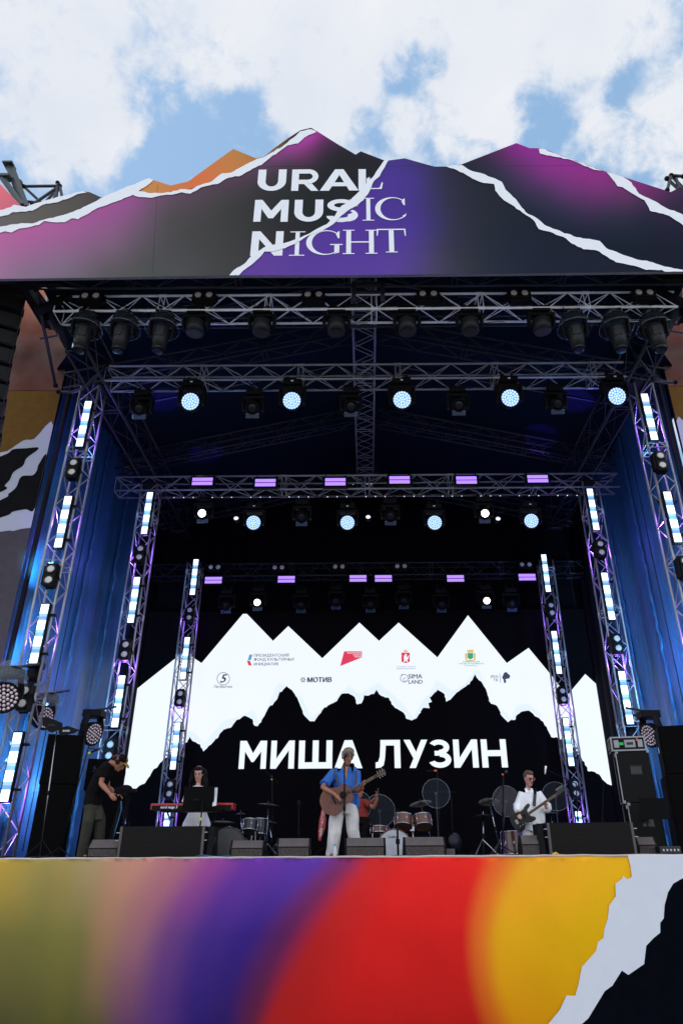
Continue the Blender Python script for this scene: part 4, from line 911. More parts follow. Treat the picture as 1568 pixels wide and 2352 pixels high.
# tower LED bars and vertical blinders
def lamp(kind, name, loc, col, en, size=.1, tgt=None, cone=60, blend=.6):
    l = bpy.data.lights.new(name, kind); l.color = col; l.energy = en
    if kind == 'SPOT': l.spot_size = R(cone); l.spot_blend = blend; l.shadow_soft_size = size
    else: l.shadow_soft_size = size
    o = bpy.data.objects.new(name, l); COL.objects.link(o); o.location = loc
    if tgt is not None: o.rotation_euler = (V(tgt)-V(loc)).to_track_quat('-Z','Y').to_euler()
    return o
def led_bar(loc, h, label):
    o = thing('led_bar', label, 'stage light', loc, 0, 'LED bars on the towers')
    MB().box((0,.05,0),(.21,.10,h+.06)).build('housing', M['black'], o)
    n_ = 4; cell = h/(n_*2-1+.6); z = h/2
    for k in range(n_):
        hh = cell*1.25; MB().box((0,-.004,z-hh/2),(.165,.012,hh)).build('lit_cell', M['ledb'], o); z -= hh
        if k < n_-1:
            hd = (h-n_*cell*1.25)/(n_-1); MB().box((0,-.004,z-hd*.22),(.165,.010,hd*.44)).build('dim_cell', M['ledm2'], o); MB().box((0,-.004,z-hd*.72),(.165,.010,hd*.56)).build('dim_cell', M['ledm'], o); z -= hd
    b = MB()
    for s in (-1,1): b.box((.16,.08,s*h*.33),(.14,.04,.05)); b.cyl((.2,.08,s*h*.33),(.2,.16,s*h*.33),.02)
    b.build('clamp', M['blackm'], o); return o
NM = {'FL':'front left','FR':'front right','ML':'middle left','MR':'middle right','BL':'rear left','BR':'rear right'}
BARS = {'FL':[(922,1025),(1140,1257),(1388,1523),(1683,1841)],'FR':[(905,1010),(1130,1245)],'ML':[(1131,1226),(1326,1430),(1552,1670),(1843,1905)],'MR':[(1123,1217),(1316,1423),(1542,1663)],
        'BL':[(1285,1366),(1464,1560),(1660,1767),(1866,1935)],'BR':[(1274,1359),(1450,1547),(1650,1759),(1864,1930)]}
BLI = {'FL':[1078,1323,1603],'FR':[1062,1305],'ML':[1273,1494,1724],'MR':[1262,1480],'BL':[1412,1604,1813],'BR':[1401,1598,1812]}
CEN = {'FL':(121,1296),'FR':(1540,1158),'ML':(322,1256),'MR':(1380,1256),'BL':(421,1510),'BR':(1281,1493)}
FROMTOP = ['top','second from top','third from top','lowest']
for key in BARS:
    X, Y, zt = TW[key]; s = 1 if X < 0 else -1; Yf = Y-.13; xx = X+s*.1
    def zat(y):   # height on the tower's front plane
        return at(PX+(X>0 and 500 or -500), y, Yf).z
    for i, (ya, yb) in enumerate(BARS[key]):
        # account for roll by taking the column of the tower at that height
        cx = 839; 
        for _ in range(3):
            pa = at(cx, ya, Yf); cx += (xx-pa.x)*F/(Yf*.9+(pa.z-EYE)*.45)
        za = at(cx, ya, Yf).z; cx2 = cx
        for _ in range(3):
            pb_ = at(cx2, yb, Yf); cx2 += (xx-pb_.x)*F/(Yf*.9+(pb_.z-EYE)*.45)
        zb_ = at(cx2, yb, Yf).z
        lamp('POINT', 'led_bar_glow', (xx-s*.0, Yf-.22, (za+zb_)/2), (.25,.55,1), 8, .15)
        led_bar((xx, Yf, (za+zb_)/2), za-zb_, f'{FROMTOP[i]} glowing white LED bar on the {NM[key]} tower')
    for i, yc in enumerate(BLI[key]):
        cx = 839
        for _ in range(3):
            pa = at(cx, yc, Yf); cx += (xx-pa.x)*F/(Yf*.9+(pa.z-EYE)*.45)
        place('blinder', None, (xx, Yf, at(cx, yc, Yf).z), f"upright two-lamp blinder on the {NM[key]} tower, {FROMTOP[i]}", 'upright blinders on the towers', (0, R(90), 0))
# ------------------------------------------------------------------ lamp light coming from the fixtures on the towers
BLUE = (.13,.55,.95); VIO = (.34,.13,1.0)
for key in TW:
    X, Y, zt = TW[key]; s = -1 if X < 0 else 1
    for f in ((.08,.38,.66,.9) if key[0] == 'F' else (.1,.46,.8)):
        lamp('POINT', 'tower_uplight', (X, Y+TS/2, DZ+(zt-DZ)*f), VIO, 45 if key[0] != 'B' else 22, .06)
# wash heads inside the towers that light the side walls
def tower_head(key, frac, label, en, rotz):
    X, Y, zt = TW[key]; z = DZ+(zt-DZ)*frac
    o = thing('moving_head_light', label, 'stage light', (X, Y+TS/2, z), rotz, 'heads clamped inside the towers')
    MB().box((0,0,0),(.3,.28,.14)).build('base', M['black'], o, bevel=.02); b = MB(); b.lathe([(0,0),(.15,0),(.16,-.2),(.12,-.26),(0,-.26)],(0,0,-.1),(0,0,1),16); b.build('head', M['black'], o, smooth=True)
    return z
for key, fr in (('FL',.70),('FL',.34),('FR',.70),('FR',.34),('ML',.3),('MR',.3)):
    z = tower_head(key, fr, f'dark moving head clamped {"high" if fr>.5 else "low"} inside the {NM[key]} tower', 0, 0)
for s, key in ((-1,'FL'),(1,'FR')):
    X = TW[key][0]
    for z, en, ty, cn in ((4.4,800,17.5,95),(6.3,1350,16.0,62),(8.4,1300,15.6,58),(7.4,800,17.6,60),(11.0,40,16.4,90)):
        lamp('SPOT', 'wall_wash', (X+s*.15, 14.6, z), BLUE, en, .1, (s*8.0, ty, z+.5), cn, 1)
    lamp('SPOT', 'wall_wash', (TW['M'+key[1]][0]+s*.1, 18.2, 4.2), (.30,.62,1), 480, .1, (s*8, 18.8, 4.2), 130, 1)
    lamp('SPOT', 'wall_wash', (X+s*.1, 15.2, 3.6), (.34,.68,1), 700, .1, (s*8, 17.6, 4.6), 80, 1)
    lamp('SPOT', 'wall_wash', (X-s*.1, 15.3, 5.6), (.15,.5,1), 900, .1, (s*8, 18.6, 7.6), 70, 1)
    lamp('SPOT', 'roof_wash', (X, 14.9, 11.5), (.12,.38,1), 150, .3, (X*.45, 13.0, ZR-.8), 120, 1)
for (px, py), zz in (((375,918),0),((472,1043),0),((1320,918),0),((1240,1000),0)):
    d = ray(px, py); tgt = None
    for k in range(100, 400):
        p = V((0,0,EYE))+d*(k*.1)
        if p.z > ZR-SL*abs(p.x)-.1: tgt = p; break
    lamp('SPOT', 'roof_spot', (tgt.x*.95, tgt.y-.3, tgt.z-1.5), (.25,.08,1), 150 if py < 950 else 85, .03, tgt, 46, .5)

# ------------------------------------------------------------------ line array
la = thing('line_array', 'hanging curved column of black loudspeakers at the left edge', 'speaker', at(20,660,12.2), 0)
p = at(20,662,12.2)
LA = [(62,700,.0),(52,743,.02),(43,782,.04),(35,822,.06),(28,863,.08),(22,904,.10),(17,944,.12),(11,984,.14),(6,1025,.16),(1,1066,.18)]
for i, (x, y, tl) in enumerate(LA):
    q = at(x, y, 12.3)-la.location+V((-.27,0,-.03)); rot = Matrix.Rotation(-tl*1.0,3,'X') @ Matrix.Rotation(.45,3,'Z')
    b = MB(); hw, d2, h2 = .60, .36, .205
    prof = [(-hw,-d2,h2),(hw,-d2,h2),(hw*.92,d2,h2*.8),(-hw*.92,d2,h2*.8),(-hw,-d2,-h2),(hw,-d2,-h2),(hw*.92,d2,-h2*.8),(-hw*.92,d2,-h2*.8)]
    b.add([q+V((-.45,0,0))+rot@V(c) for c in prof], [(0,1,2,3),(4,7,6,5),(0,4,5,1),(1,5,6,2),(2,6,7,3),(3,7,4,0)])
    cab = b.build('cabinet', M['black'], la, bevel=.01)
    b = MB(); b.lathe([(.02,.0),(.09,.0),(.10,.02)], q+V((-.45,0,0))+rot@V((hw*.965,0,0)), rot@V((1,.04,0)), 16); b.build('handle', M['gblack'], cab)
    MB().box(q+V((-.45,0,0))+rot@V((0,-d2-.008,0)),(hw*1.8,.012,h2*1.7),rot).build('grille', M['blackm'], cab)
MB().box(V((-.4,.1,.15)),(1.2,.8,.12)).build('flying_frame', M['blackm'], la)

# ------------------------------------------------------------------ cabinets, wedges
grille = bpy.data.materials.new('perforated_grille'); grille.use_nodes = True; t = grille.node_tree; pb = t.nodes['Principled BSDF']; pb.inputs['Roughness'].default_value = .6; pb.inputs['Specular IOR Level'].default_value = .08
c = t.nodes.new('ShaderNodeTexCoord'); vo = t.nodes.new('ShaderNodeTexVoronoi'); vo.inputs['Scale'].default_value = 55; vo.inputs['Randomness'].default_value = .15; t.links.new(c.outputs['Object'], vo.inputs['Vector'])
rp = t.nodes.new('ShaderNodeValToRGB'); rp.color_ramp.elements[0].color = (.004,.004,.004,1); rp.color_ramp.elements[1].color = (.022,.020,.020,1); rp.color_ramp.elements[0].position = .35; rp.color_ramp.elements[1].position = .6
t.links.new(vo.outputs['Distance'], rp.inputs[0]); t.links.new(rp.outputs[0], pb.inputs['Base Color'])
def gritty(name, dark, light, sc_):
    m_ = bpy.data.materials.new(name); m_.use_nodes = True; t = m_.node_tree; pb = t.nodes['Principled BSDF']; pb.inputs['Roughness'].default_value = .6
    c = t.nodes.new('ShaderNodeTexCoord'); n = t.nodes.new('ShaderNodeTexNoise'); n.inputs['Scale'].default_value = sc_; n.inputs['Detail'].default_value = 2; t.links.new(c.outputs['Object'], n.inputs['Vector'])
    rp = t.nodes.new('ShaderNodeValToRGB'); rp.color_ramp.elements[0].color = (*dark,1); rp.color_ramp.elements[1].color = (*light,1); rp.color_ramp.elements[0].position = .5; rp.color_ramp.elements[1].position = .72
    t.links.new(n.outputs['Fac'], rp.inputs[0]); t.links.new(rp.outputs[0], pb.inputs['Base Color']); return m_
M['grit'] = gritty('worn_foam_grille', (.03,.026,.027), (.26,.21,.19), 110)
M['texb'] = mat('textured_black_paint', (.008,.008,.009), .65, spec=.1, bump=.3, bscale=80)
M['texp'] = mat('lighter_foam_panel', (.11,.095,.095), .85, spec=.1, bump=.3, bscale=80)
def wedge(x0, x1, ytop, label, Y=12.62, rz=0, pan=None):
    a, b_ = at(x0, 1966, Y), at(x1, 1966, Y); W_ = b_.x-a.x; H = at((x0+x1)/2, ytop, Y+.12).z-DZ
    o = thing('floor_monitor', label, 'speaker', ((a.x+b_.x)/2, Y, DZ), rz, 'wedge monitors along the stage edge')
    P = [(0,0),(-.03,H*.52),(.13,H),(.22,H*.97),(.55,H*.28),(.55,0)]
    h = W_/2
    MB().prism([V((-h,y,z)) for y, z in P], (W_,0,0)).build('cabinet', M['texb'], o, bevel=.012)
    def pan_(n_, pa, pb2, m_):
        t0, t1 = .04, .04
        d = V((0,pb2[0]-pa[0],pb2[1]-pa[1])); nn = V((0,-(pb2[1]-pa[1]),pb2[0]-pa[0])).normalized(); nn = nn if nn.y < 0 else -nn
        q0 = V((0,*pa))+d*.06+nn*.004; q1 = V((0,*pb2))-d*.05+nn*.004; e = h-.035
        MB().add([q0+V((-e,0,0)),q0+V((e,0,0)),q1+V((e,0,0)),q1+V((-e,0,0))],[(0,1,2,3)]).build(n_, m_, o)
    pan_('lower_grille', P[0], P[1], M['grit']); pan_('upper_panel', P[1], P[2], M['texp'])
    for s in (-1,1): MB().box((s*(h+.003),.3,H*.28),(.012,.14,.07)).build('handle', M['gblack'], o)
    return o
wedge(527,606,1930,'worn black wedge monitor, the nearest one right of the left subwoofer',12.7,R(4))
wedge(634,713,1925,'grey wedge monitor left of the singer, under the red cloth',12.62,R(4))
wedge(791,886,1924,'glittery wedge monitor just right of the singer\'s leg',12.62)
wedge(927,1025,1922,'wedge monitor right of the white bass drum',12.62)
wedge(1196,1246,1918,'narrow wedge monitor in front of the bassist',12.75,R(-6))
wedge(198,272,1928,'wedge monitor at the feet of the man in the cap',12.75)
wedge(1466,1512,1922,'bluish dark wedge monitor right of the right subwoofer',12.95,R(-10))
def subw(x0, x1, ytop, label, s, Y=12.62):
    a, b_ = at(x0,1966,Y), at(x1,1966,Y); W_ = b_.x-a.x; H = at((x0+x1)/2, ytop, Y).z-DZ; h = W_/2
    o = thing('front_fill_speaker', label, 'speaker', ((a.x+b_.x)/2, Y, DZ))
    # trapezoid plan
    pl_ = [(-h,0),(h,0),(h+(.12 if s>0 else -.08),.55),(-h-(.12 if s<0 else -.08),.55)]
    MB().prism([V((x,y,0)) for x, y in pl_], (0,0,H)).build('cabinet', M['texb'], o, bevel=.012)
    MB().box((0,-.008,H/2),(W_*.93,.012,H*.97)).build('grille', grille, o)
    b = MB()
    for q in (-1,1): b.box((q*(h*.965),-.006,H/2),(W_*.03,.014,H))
    b.build('corner_strip', M['texp'], o)
    b = MB()
    for q in (-1,1): b.cyl((q*h,.0,H*.8),(q*(h+.05),-.02,H*.8),.012); b.cyl((q*h,.0,H*.55),(q*(h+.05),-.02,H*.55),.012)
    b.build('rigging_pin', M['chrome'], o)
    side = s*(h+.035); fin = MB(); fin.prism([V((side*1.0,.03,0)),V((side*1.0,.1,H*.99)),V((side,.18,H*.99)),V((side,.42,H*.72)),V((side,.5,H*.3)),V((side,.5,0))],(s*.10,0,0)); fin.build('side_cheek', M['texb'], o, bevel=.01)
    MB().ell((s*(h+.13),.2,H*.42),(.02,.06,H*.24)).build('handle', M['gblack'], o, smooth=True)
    return o
subw(268,466,1898,'long black mesh fronted speaker lying at the left stage edge',1)
subw(1262,1464,1889,'long black mesh fronted speaker lying at the right stage edge',-1)
def cabinet(name, label, px, py, Y, w_, d_, h_, z0=0, rz=0, m_='stackb', cat='speaker', group=None):
    p = at(px, py, Y); o = thing(name, label, cat, (p.x, Y, DZ+z0), rz, group)
    MB().box((0,0,h_/2),(w_,d_,h_)).build('cabinet', M[m_], o, bevel=.015)
    MB().box((0,-d_/2-.008,h_/2),(w_*.92,.012,h_*.95)).build('grille', M['stackb'], o)
    b = MB()
    for s in (-1,1): b.box((s*(w_/2+.004),0,h_*.55),(.012,.2,.1))
    b.build('handle', M['gblack'], o)
    return o
cabinet('stacked_speaker','tall lower speaker cabinet of the left side stack',106,1968,14.3,.62,.6,1.28,0,R(18),group='left speaker stack')
cabinet('stacked_speaker','upper speaker cabinet of the left side stack',106,1968,14.35,.66,.62,.92,1.28,R(18),group='left speaker stack')
cabinet('stacked_speaker','large low speaker cabinet behind the man in the cap',228,1968,16.2,.85,.7,1.35,0,R(10))
cabinet('stacked_speaker','monitor speaker on top of the cabinet behind the capped man',214,1968,16.1,.8,.5,.62,1.35,R(20))
M['brownc'] = mat('brown_black_cabinet', (.005,.002,.0018), .7, bump=.1, spec=.05)
cabinet('stacked_speaker','lower brown black cabinet of the right side stack',1618,1962,14.0,.95,.8,1.34,0,R(-14),'brownc',group='right speaker stack')
cabinet('stacked_speaker','upper black cabinet of the right side stack',1612,1962,14.05,.80,.75,.89,1.34,R(-16),group='right speaker stack')
def bass_cab(label, px, z0, h_, w_, rz, Y=14.2):
    p = at(px,1964,Y); o = thing('bass_cabinet', label, 'speaker', (p.x,Y,DZ+z0), rz, 'bass amplifier stack')
    MB().box((0,0,h_/2),(w_,.42,h_)).build('cabinet', M['rackgrey'], o, bevel=.02)
    b = MB()
    for i in range(28): b.box((-w_/2-.006,0,.05+i*(h_-.1)/27),(.012,.36,(h_-.1)/27*.5))
    b.build('slatted_grille', M['blackm'], o)
    b = MB(); 
    for s in (-1,1):
        b.box((-w_/2-.004,s*.205,h_/2),(.02,.014,h_)); b.box((-w_/2-.004,0,h_/2+s*(h_/2-.006)),(.02,.41,.012))
    b.build('edge_trim', M['alum'], o)
    b = MB()
    for sx in (-1,1):
        for sz in (0,1): b.box((sx*(w_/2-.015),-.205,.02+sz*(h_-.04)),(.05,.035,.05))
    b.build('corner_cap', M['alum'], o)
    b = MB().box((.02,-.213,h_*.62),(.20,.012,.13)); b.build('side_handle', M['gblack'], o)
    b = MB()
    for i in range(6):
        for sz in (-1,1): b.ell((.02-.1+i*.04,-.221,h_*.62+sz*.075),(.006,.004,.006),n=6,m_=4)
    b.build('rivet', M['chrome'], o)
    MB().box((-w_/2-.014,-.13,h_*.93),(.006,.05,.06)).build('badge', M['alu'], o)
    return o
bass_cab('large bass cabinet under the flight case', 1487, .88, .93, .60, R(-12))
bass_cab('bass cabinet on the floor under the large one', 1491, 0, .88, .58, R(-6))
p = at(1484,1964,14.2); o = thing('flight_case', 'silver edged rack flight case with green tape on the bass cabinet', 'case', (p.x-.03,14.2,DZ+1.81), R(-10), 'bass amplifier stack')
MB().box((0,0,.13),(.62,.42,.24)).build('case_body', M['rackgrey'], o, bevel=.008)
b = MB()
for z in (.01,.25):
    b.box((0,-.212,z),(.64,.015,.028)); b.box((-.312,0,z),(.015,.43,.028)); b.box((.312,0,z),(.015,.43,.028))
for x in (-.31,.31): b.box((x,-.212,.13),(.03,.018,.25))
b.build('edge_rail', M['alum'], o)
b = MB()
for x in (-.22,.22): b.box((x,-.218,.13),(.09,.014,.14))
b.box((.03,-.218,.13),(.20,.014,.14)); b.build('latch', M['alum'], o)
MB().box((.03,-.228,.13),(.12,.01,.05)).build('handle', M['gblack'], o)
MB().box((-.13,-.222,.13),(.08,.006,.05)).build('green_tape', M['grn'], o); MB().box((.17,-.222,.2),(.03,.006,.05)).build('orange_sticker', M['orange'], o)
b = MB(); b.box((-.325,0,.13),(.02,.36,.18)); b.build('rack_face', M['gblack'], o)

# ------------------------------------------------------------------ side wash lights near the floor
def side_head(label, px, py, Y, face, covered=False, sc_=1.0, lit=False):
    p = at(px, py, Y); o = thing('led_wash_light', label, 'stage light', p, 0, 'side wash lights'); ax = V(face).normalized()
    MB().box((0,0,.42),(.42,.36,.16)).build('base', M['black'], o, bevel=.02)
    b = MB()
    sd_ = ax.cross(V((0,0,1))).normalized()
    for s in (-1,1): b.loft([sd_*s*.2+V((0,0,.36)), sd_*s*.26+V((0,0,.15)), sd_*s*.25],[(.05,.09),(.05,.1),(.05,.08)],side=sd_,n=8)
    b.build('yoke', M['black'], o)
    b = MB(); b.lathe([(0,-.24),(.16,-.22),(.24,-.06),(.26,.08),(.23,.1),(.22,.07),(0,.07)],(0,0,0),ax,26); hd = b.build('head', M['black'], o, smooth=True)
    a_ = ax.orthogonal().normalized(); b_ = ax.cross(a_); mb = MB()
    for cnt, rr_ in ((1,0),(6,.066),(12,.13),(18,.195)):
        for k in range(cnt):
            an = 2*math.pi*k/cnt; q = ax*.085+a_*rr_*math.cos(an)+b_*rr_*math.sin(an); mb.lathe([(0,.02),(.016,.017),(.028,0)],q,ax,8)
    mb.build('lens_array', M['washoff'], hd, smooth=True)
    MB().cyl((0,0,.5),(.4 if px < 300 else -.4,.2,.62),.025).build('mounting_bar', M['alud'], o)
    if covered:
        b = MB(); rr = random.Random(5); vs = []
        for i in range(7):
            for j in range(16):
                an = 2*math.pi*j/16; r2 = (.12+.06*i if i < 4 else .34)+rr.uniform(-.03,.03); vs.append((r2*math.cos(an), r2*math.sin(an)*.9, .62-i*.07+rr.uniform(-.02,.02)))
        b.add(vs, [(i*16+j,i*16+(j+1)%16,(i+1)*16+(j+1)%16,(i+1)*16+j) for i in range(6) for j in range(16)]); b.build('plastic_cover', mat('crumpled_plastic',(.3,.36,.42),.15,alpha=.22,bump=1,bscale=15), o, smooth=True)
    o.scale = (sc_,)*3; return o
side_head('plastic covered LED wash light at the far left edge',8,1602,13.6,(.55,-.8,-.2),True,1.15)
side_head('LED wash light half hidden behind the front left tower',98,1648,15.2,(1,-.28,-.1),True,1.0)
side_head('hanging LED wash light left of the middle tower',210,1685,15.8,(1,-.42,-.2))
side_head('hanging LED wash light right of the flight case',1496,1688,15.6,(-1,-.35,-.25))

# ------------------------------------------------------------------ small stands
def stand(label, foot, topp, Y, r=.012, m_='blackm', name='microphone_stand', legs=True, boom=None, tape=False, round_base=False, group=None, mid=None):
    a = at(*foot, Y); a = V((a.x, Y, DZ)); t_ = at(*topp, Y); o = thing(name, label, 'stand', a, 0, group)
    top_ = t_-a
    MB().cyl((0,0,.02), top_, r, 8).build('pole', M[m_], o, smooth=True)
    q = top_*.5; MB().cyl(q-V((0,0,.04)), q+V((0,0,.04)), r*2, 10).build('clutch', M['rubber'], o)
    if round_base: MB().lathe([(0,.03),(.13,.025),(.14,0),(0,0)],n=20).build('base', M['blackm'], o)
    elif legs:
        for k in range(3):
            an = R(90+120*k+20); e = V((.3*math.cos(an),.3*math.sin(an),.01)); MB().cyl((0,0,.18 if m_ != 'chrome' else .3), e, .010, 6).build('leg', M['blackm' if name == 'antenna_stand' else m_], o)
    if boom:
        e0, e1 = at(*boom[0], Y-.05)-a, at(*boom[1], Y-.25)-a; MB().cyl(e0, e1, .009, 8).build('boom', M[m_], o)
    return o
def mic(label, tip, tail, Y, m_='blackm', ball=True, band=None, Y2=None):
    a, b_ = at(*tip, Y), at(*tail, Y if Y2 is None else Y2); o = thing('microphone', label, 'microphone', a)
    d = b_-a; MB().loft([d*.12, d],[.02,.013],n=12).build('handle', M[m_], o, smooth=True)
    if ball: MB().ell((0,0,0),(.03,.03,.03)).build('grille_ball', M['alud'], o, smooth=True)
    if band: MB().cyl(d*.75, d*.98, .018, 10).build('tape_band', M[band], o)
    return o
stand('straight black microphone stand in front of the singer',(790,1966),(791,1750),12.95,.012, round_base=True)
mic('black vocal microphone in front of the singer\'s face',(794,1733),(790,1748),12.95)
stand('slim boom stand beside the man in the cap',(134,1968),(205,1712),13.3,.011,boom=((203,1718),(230,1722)))
mic('microphone on the boom stand by the capped man',(227,1720),(203,1731),13.1,band='plast')
stand('lightweight stand with two antenna paddles in front of the left stack',(92,1968),(131,1680),13.4,.011,'chrome',name='antenna_stand')
for lb, pts in (('upper left black paddle antenna on the thin stand',[(97,1648),(107,1646),(143,1660),(144,1668),(138,1676),(118,1682),(112,1680),(98,1663)]),('flat black paddle antenna tilted right on the thin stand',[(138,1672),(155,1667),(182,1676),(170,1684),(140,1690),(134,1682)])):
    o = thing('paddle_antenna', lb, 'antenna', at(pts[0][0], pts[0][1], 13.38), 0)
    MB().prism([at(x, y, 13.36)-o.location for x, y in pts], (0,.025,0)).build('paddle', M['texb'], o, bevel=.004)
    b = MB(); cx = sum(q[0] for q in pts)/len(pts); cy = sum(q[1] for q in pts)/len(pts)
    p0 = at(cx-9, cy+2, 13.352)-o.location; put_text(b, 'SHURE', p0, .13, off=.02); b.build('lettering', M['alud'] if 'upper' in lb else M['white'], o)
def cymbal_stand(label, foot, top_, Y, r, tiltx=0, tilty=0, m_='chrome'):
    o = stand(label, foot, top_, Y, .012, m_, 'cymbal_stand', group='cymbals on stands'); c = at(*top_, Y)-o.location
    ax = V((math.sin(tiltx), -math.sin(tilty), 1)); MB().lathe([(0,.02),(.03,.018),(.045,.006),(r*.6,-.004),(r,-.022),(r*.6,-.01),(0,.0)],c,ax,28).build('cymbal', M['cym'], o, smooth=True)
    MB().cyl(c,c+ax*.06,.006,6).build('wing_nut', M['chrome'], o); return o
for lb, f_, t_, Y, r_, tx_, ty_ in (
    ('wide low cymbal left of the black drum kit',(512,1966),(512,1886),16.2,.26,.05,.1),('small cymbal on a chrome stand over the black tom',(560,1966),(553,1868),16.4,.12,0,.1),
    ('high cymbal on tall stand in the black kit',(612,1966),(616,1846),16.4,.24,.1,.1),('lower right cymbal of the black kit',(632,1966),(617,1886),16.9,.2,.1,.1),
    ('high dark cymbal left of the round shield in the brown kit',(1000,1966),(965,1844),15.6,.24,-.2,.35),('flat low cymbal left of the bassist',(1110,1966),(1109,1872),14.6,.24,0,-.04),
    ('tilted dark cymbal behind the tall boom at the bassist\'s left',(1150,1966),(1123,1840),15.3,.22,-.1,.5),('low cymbal behind the bassist\'s bass neck',(1290,1966),(1262,1866),15.4,.22,0,.05),
    ('distant cymbal low behind the drummer',(905,1966),(880,1905),17,.22,0,.1)):
    cymbal_stand(lb, f_, t_, Y, r_, tx_, ty_)
def drum(name, label, c, Y, r, h, ax, shell, head, lugs=8, group=None, stand_z=None, rimw=.012):
    p = at(*c, Y); o = thing(name, label, 'drum', p, 0, group); ax = V(ax).normalized(); a_ = ax.orthogonal().normalized(); b_ = ax.cross(a_)
    MB().lathe([(r,-h/2),(r,h/2)],(0,0,0),ax,28).build('shell', M[shell], o, smooth=True)
    for s in (-1,1):
        MB().lathe([(0,s*h/2+s*.002),(r*.97,s*h/2+s*.002)],(0,0,0),ax,28).build('drum_head', M[head], o)
        MB().lathe([(r*.97,s*h/2),(r*1.03,s*h/2+s*.008),(r*1.04,s*h/2-s*.02),(r*1.0,s*h/2-s*.025)],(0,0,0),ax,28).build('hoop', M['chrome'] if 'bass' not in name else M[shell], o, smooth=True)
    b = MB()
    for k in range(lugs):
        an = 2*math.pi*k/lugs; q = (a_*math.cos(an)+b_*math.sin(an))*r*1.05; b.cyl(q-ax*h*.48, q+ax*h*.48, .003, 6)
        b.cyl(q-ax*.02, q+ax*.02, .011, 8)
    b.build('lug', M['chrome'], o)
    if stand_z is not None:
        b = MB(); z = DZ-p.z
        for k in range(3):
            an = R(90+120*k); b.cyl((.0+r*.9*math.cos(an), r*.9*math.sin(an), -h*.3),(r*1.15*math.cos(an), r*1.15*math.sin(an), z+.01),.011,8)
        b.build('leg', M['chrome'], o)
    return o
kick = drum('bass_drum','white fronted bass drum with maple hoop in the centre kit',(905,1950),14.8,.34,.4,(0,1,.02),'wood','headw',8)
b = MB(); p0 = at(891,1925,14.59)-kick.location; put_text(b,'Ludwig',p0,.20,off=.01,shear=.3); b.build('lettering', M['dark'], kick)
k2 = drum('bass_drum','dark grey fronted bass drum of the black kit',(525,1948),14.9,.36,.4,(0,1,.02),'gblack','headk',8)
drum('tom_drum','left maple tom with clear bottom head in the centre kit',(926,1887),14.7,.17,.22,(.08,.45,1),'wood','head',6,'maple toms')
drum('tom_drum','right maple tom with clear bottom head in the centre kit',(970,1887),14.7,.165,.22,(-.08,.45,1),'wood','head',6,'maple toms')
drum('snare_drum','maple snare drum half hidden right of the drummer',(872,1908),15.2,.18,.13,(.05,.2,1),'wood','headk',8,None,0)
drum('tom_drum','black tom of the left kit',(574,1898),15.0,.155,.22,(0,.35,1),'gblack','headk',6,'black kit toms',0)
drum('tom_drum','black floor tom right of the black tom',(596,1900),15.4,.16,.3,(0,.15,1),'gblack','headk',6,'black kit toms',0)
drum('tom_drum','dark cherry floor tom behind the cymbal stands by the bassist',(1175,1938),15.0,.2,.42,(0,.1,1),'woodd','headk',8,None,0)
drum('bass_drum','dark bass drum left of the bassist behind the stands',(1205,1950),15.6,.3,.4,(0,1,0),'woodd','headk',8)
o = stand('chrome double tom stand between the two maple toms',(948,1966),(948,1895),14.75,.018,'chrome','tom_stand')
b = MB(); b.cyl((0,0,.55),(-.12,0,.6),.016); b.cyl((0,0,.55),(.12,0,.6),.016); b.box((0,0,.5),(.08,.06,.08)); b.build('tom_arm', M['chrome'], o)
# round clear screens
def disc(label, c, Y, rpx, face, legp, m_='clear', haze=False):
    p = at(*c, Y); r = rpx*(Y*.9)/F; o = thing('round_clear_shield', label, 'clear shield', p, 0, 'round clear drum shields'); ax = V(face).normalized()
    MB().lathe([(0,0),(r,0)],(0,0,0),ax,48).build('disc', M['clearh'] if haze else M['clear'], o)
    MB().lathe([(r*.985,-.003),(r,-.006),(r*1.012,0),(r,.006),(r*.985,.003)],(0,0,0),ax,56).build('rim', mat('acrylic_rim',(.3,.36,.44),.2,alpha=.4), o, smooth=True)
    b = MB(); e = V((at(*legp, Y).x, Y+.1, DZ))-p; b.cyl((0,.05,0), (e.x*.5,.08,e.z*.5), .012); b.cyl((e.x*.5,.08,e.z*.5), e, .014)
    for k in range(3): an = R(90+120*k); b.cyl(e+V((0,0,.25)), e+V((.28*math.cos(an),.28*math.sin(an),.01)), .01, 6)
    b.box((0,.03,0),(.05,.04,.04)); b.build('support', M['alud'], o, whole=True)
    b = MB(); b.cyl((-.3,.04,.03),(.42,.04,.02),.008); b.build('cross_bar', M['blackm'], o); return o
M['clearh'] = mat('hazy_plastic', (.35,.36,.38), .4, alpha=.13, var=0)
disc('round clear shield above the right maple tom',(1001,1822),14.9,33,(.1,-1,.1),(1010,1966))
disc('hazy grey round shield left of the bassist',(1162,1840),15.0,34,(.15,-1,-.05),(1150,1966),haze=True)
disc('round clear shield right of the bassist behind the bass headstock',(1276,1829),15.0,32,(-.1,-1,0),(1290,1966))
disc('large round clear shield behind the drummer\'s phone',(871,1862),15.5,37,(.1,-1,.2),(880,1966))
disc('round clear shield half hidden behind the singer',(820,1850),15.7,33,(0,-1,0),(815,1966))
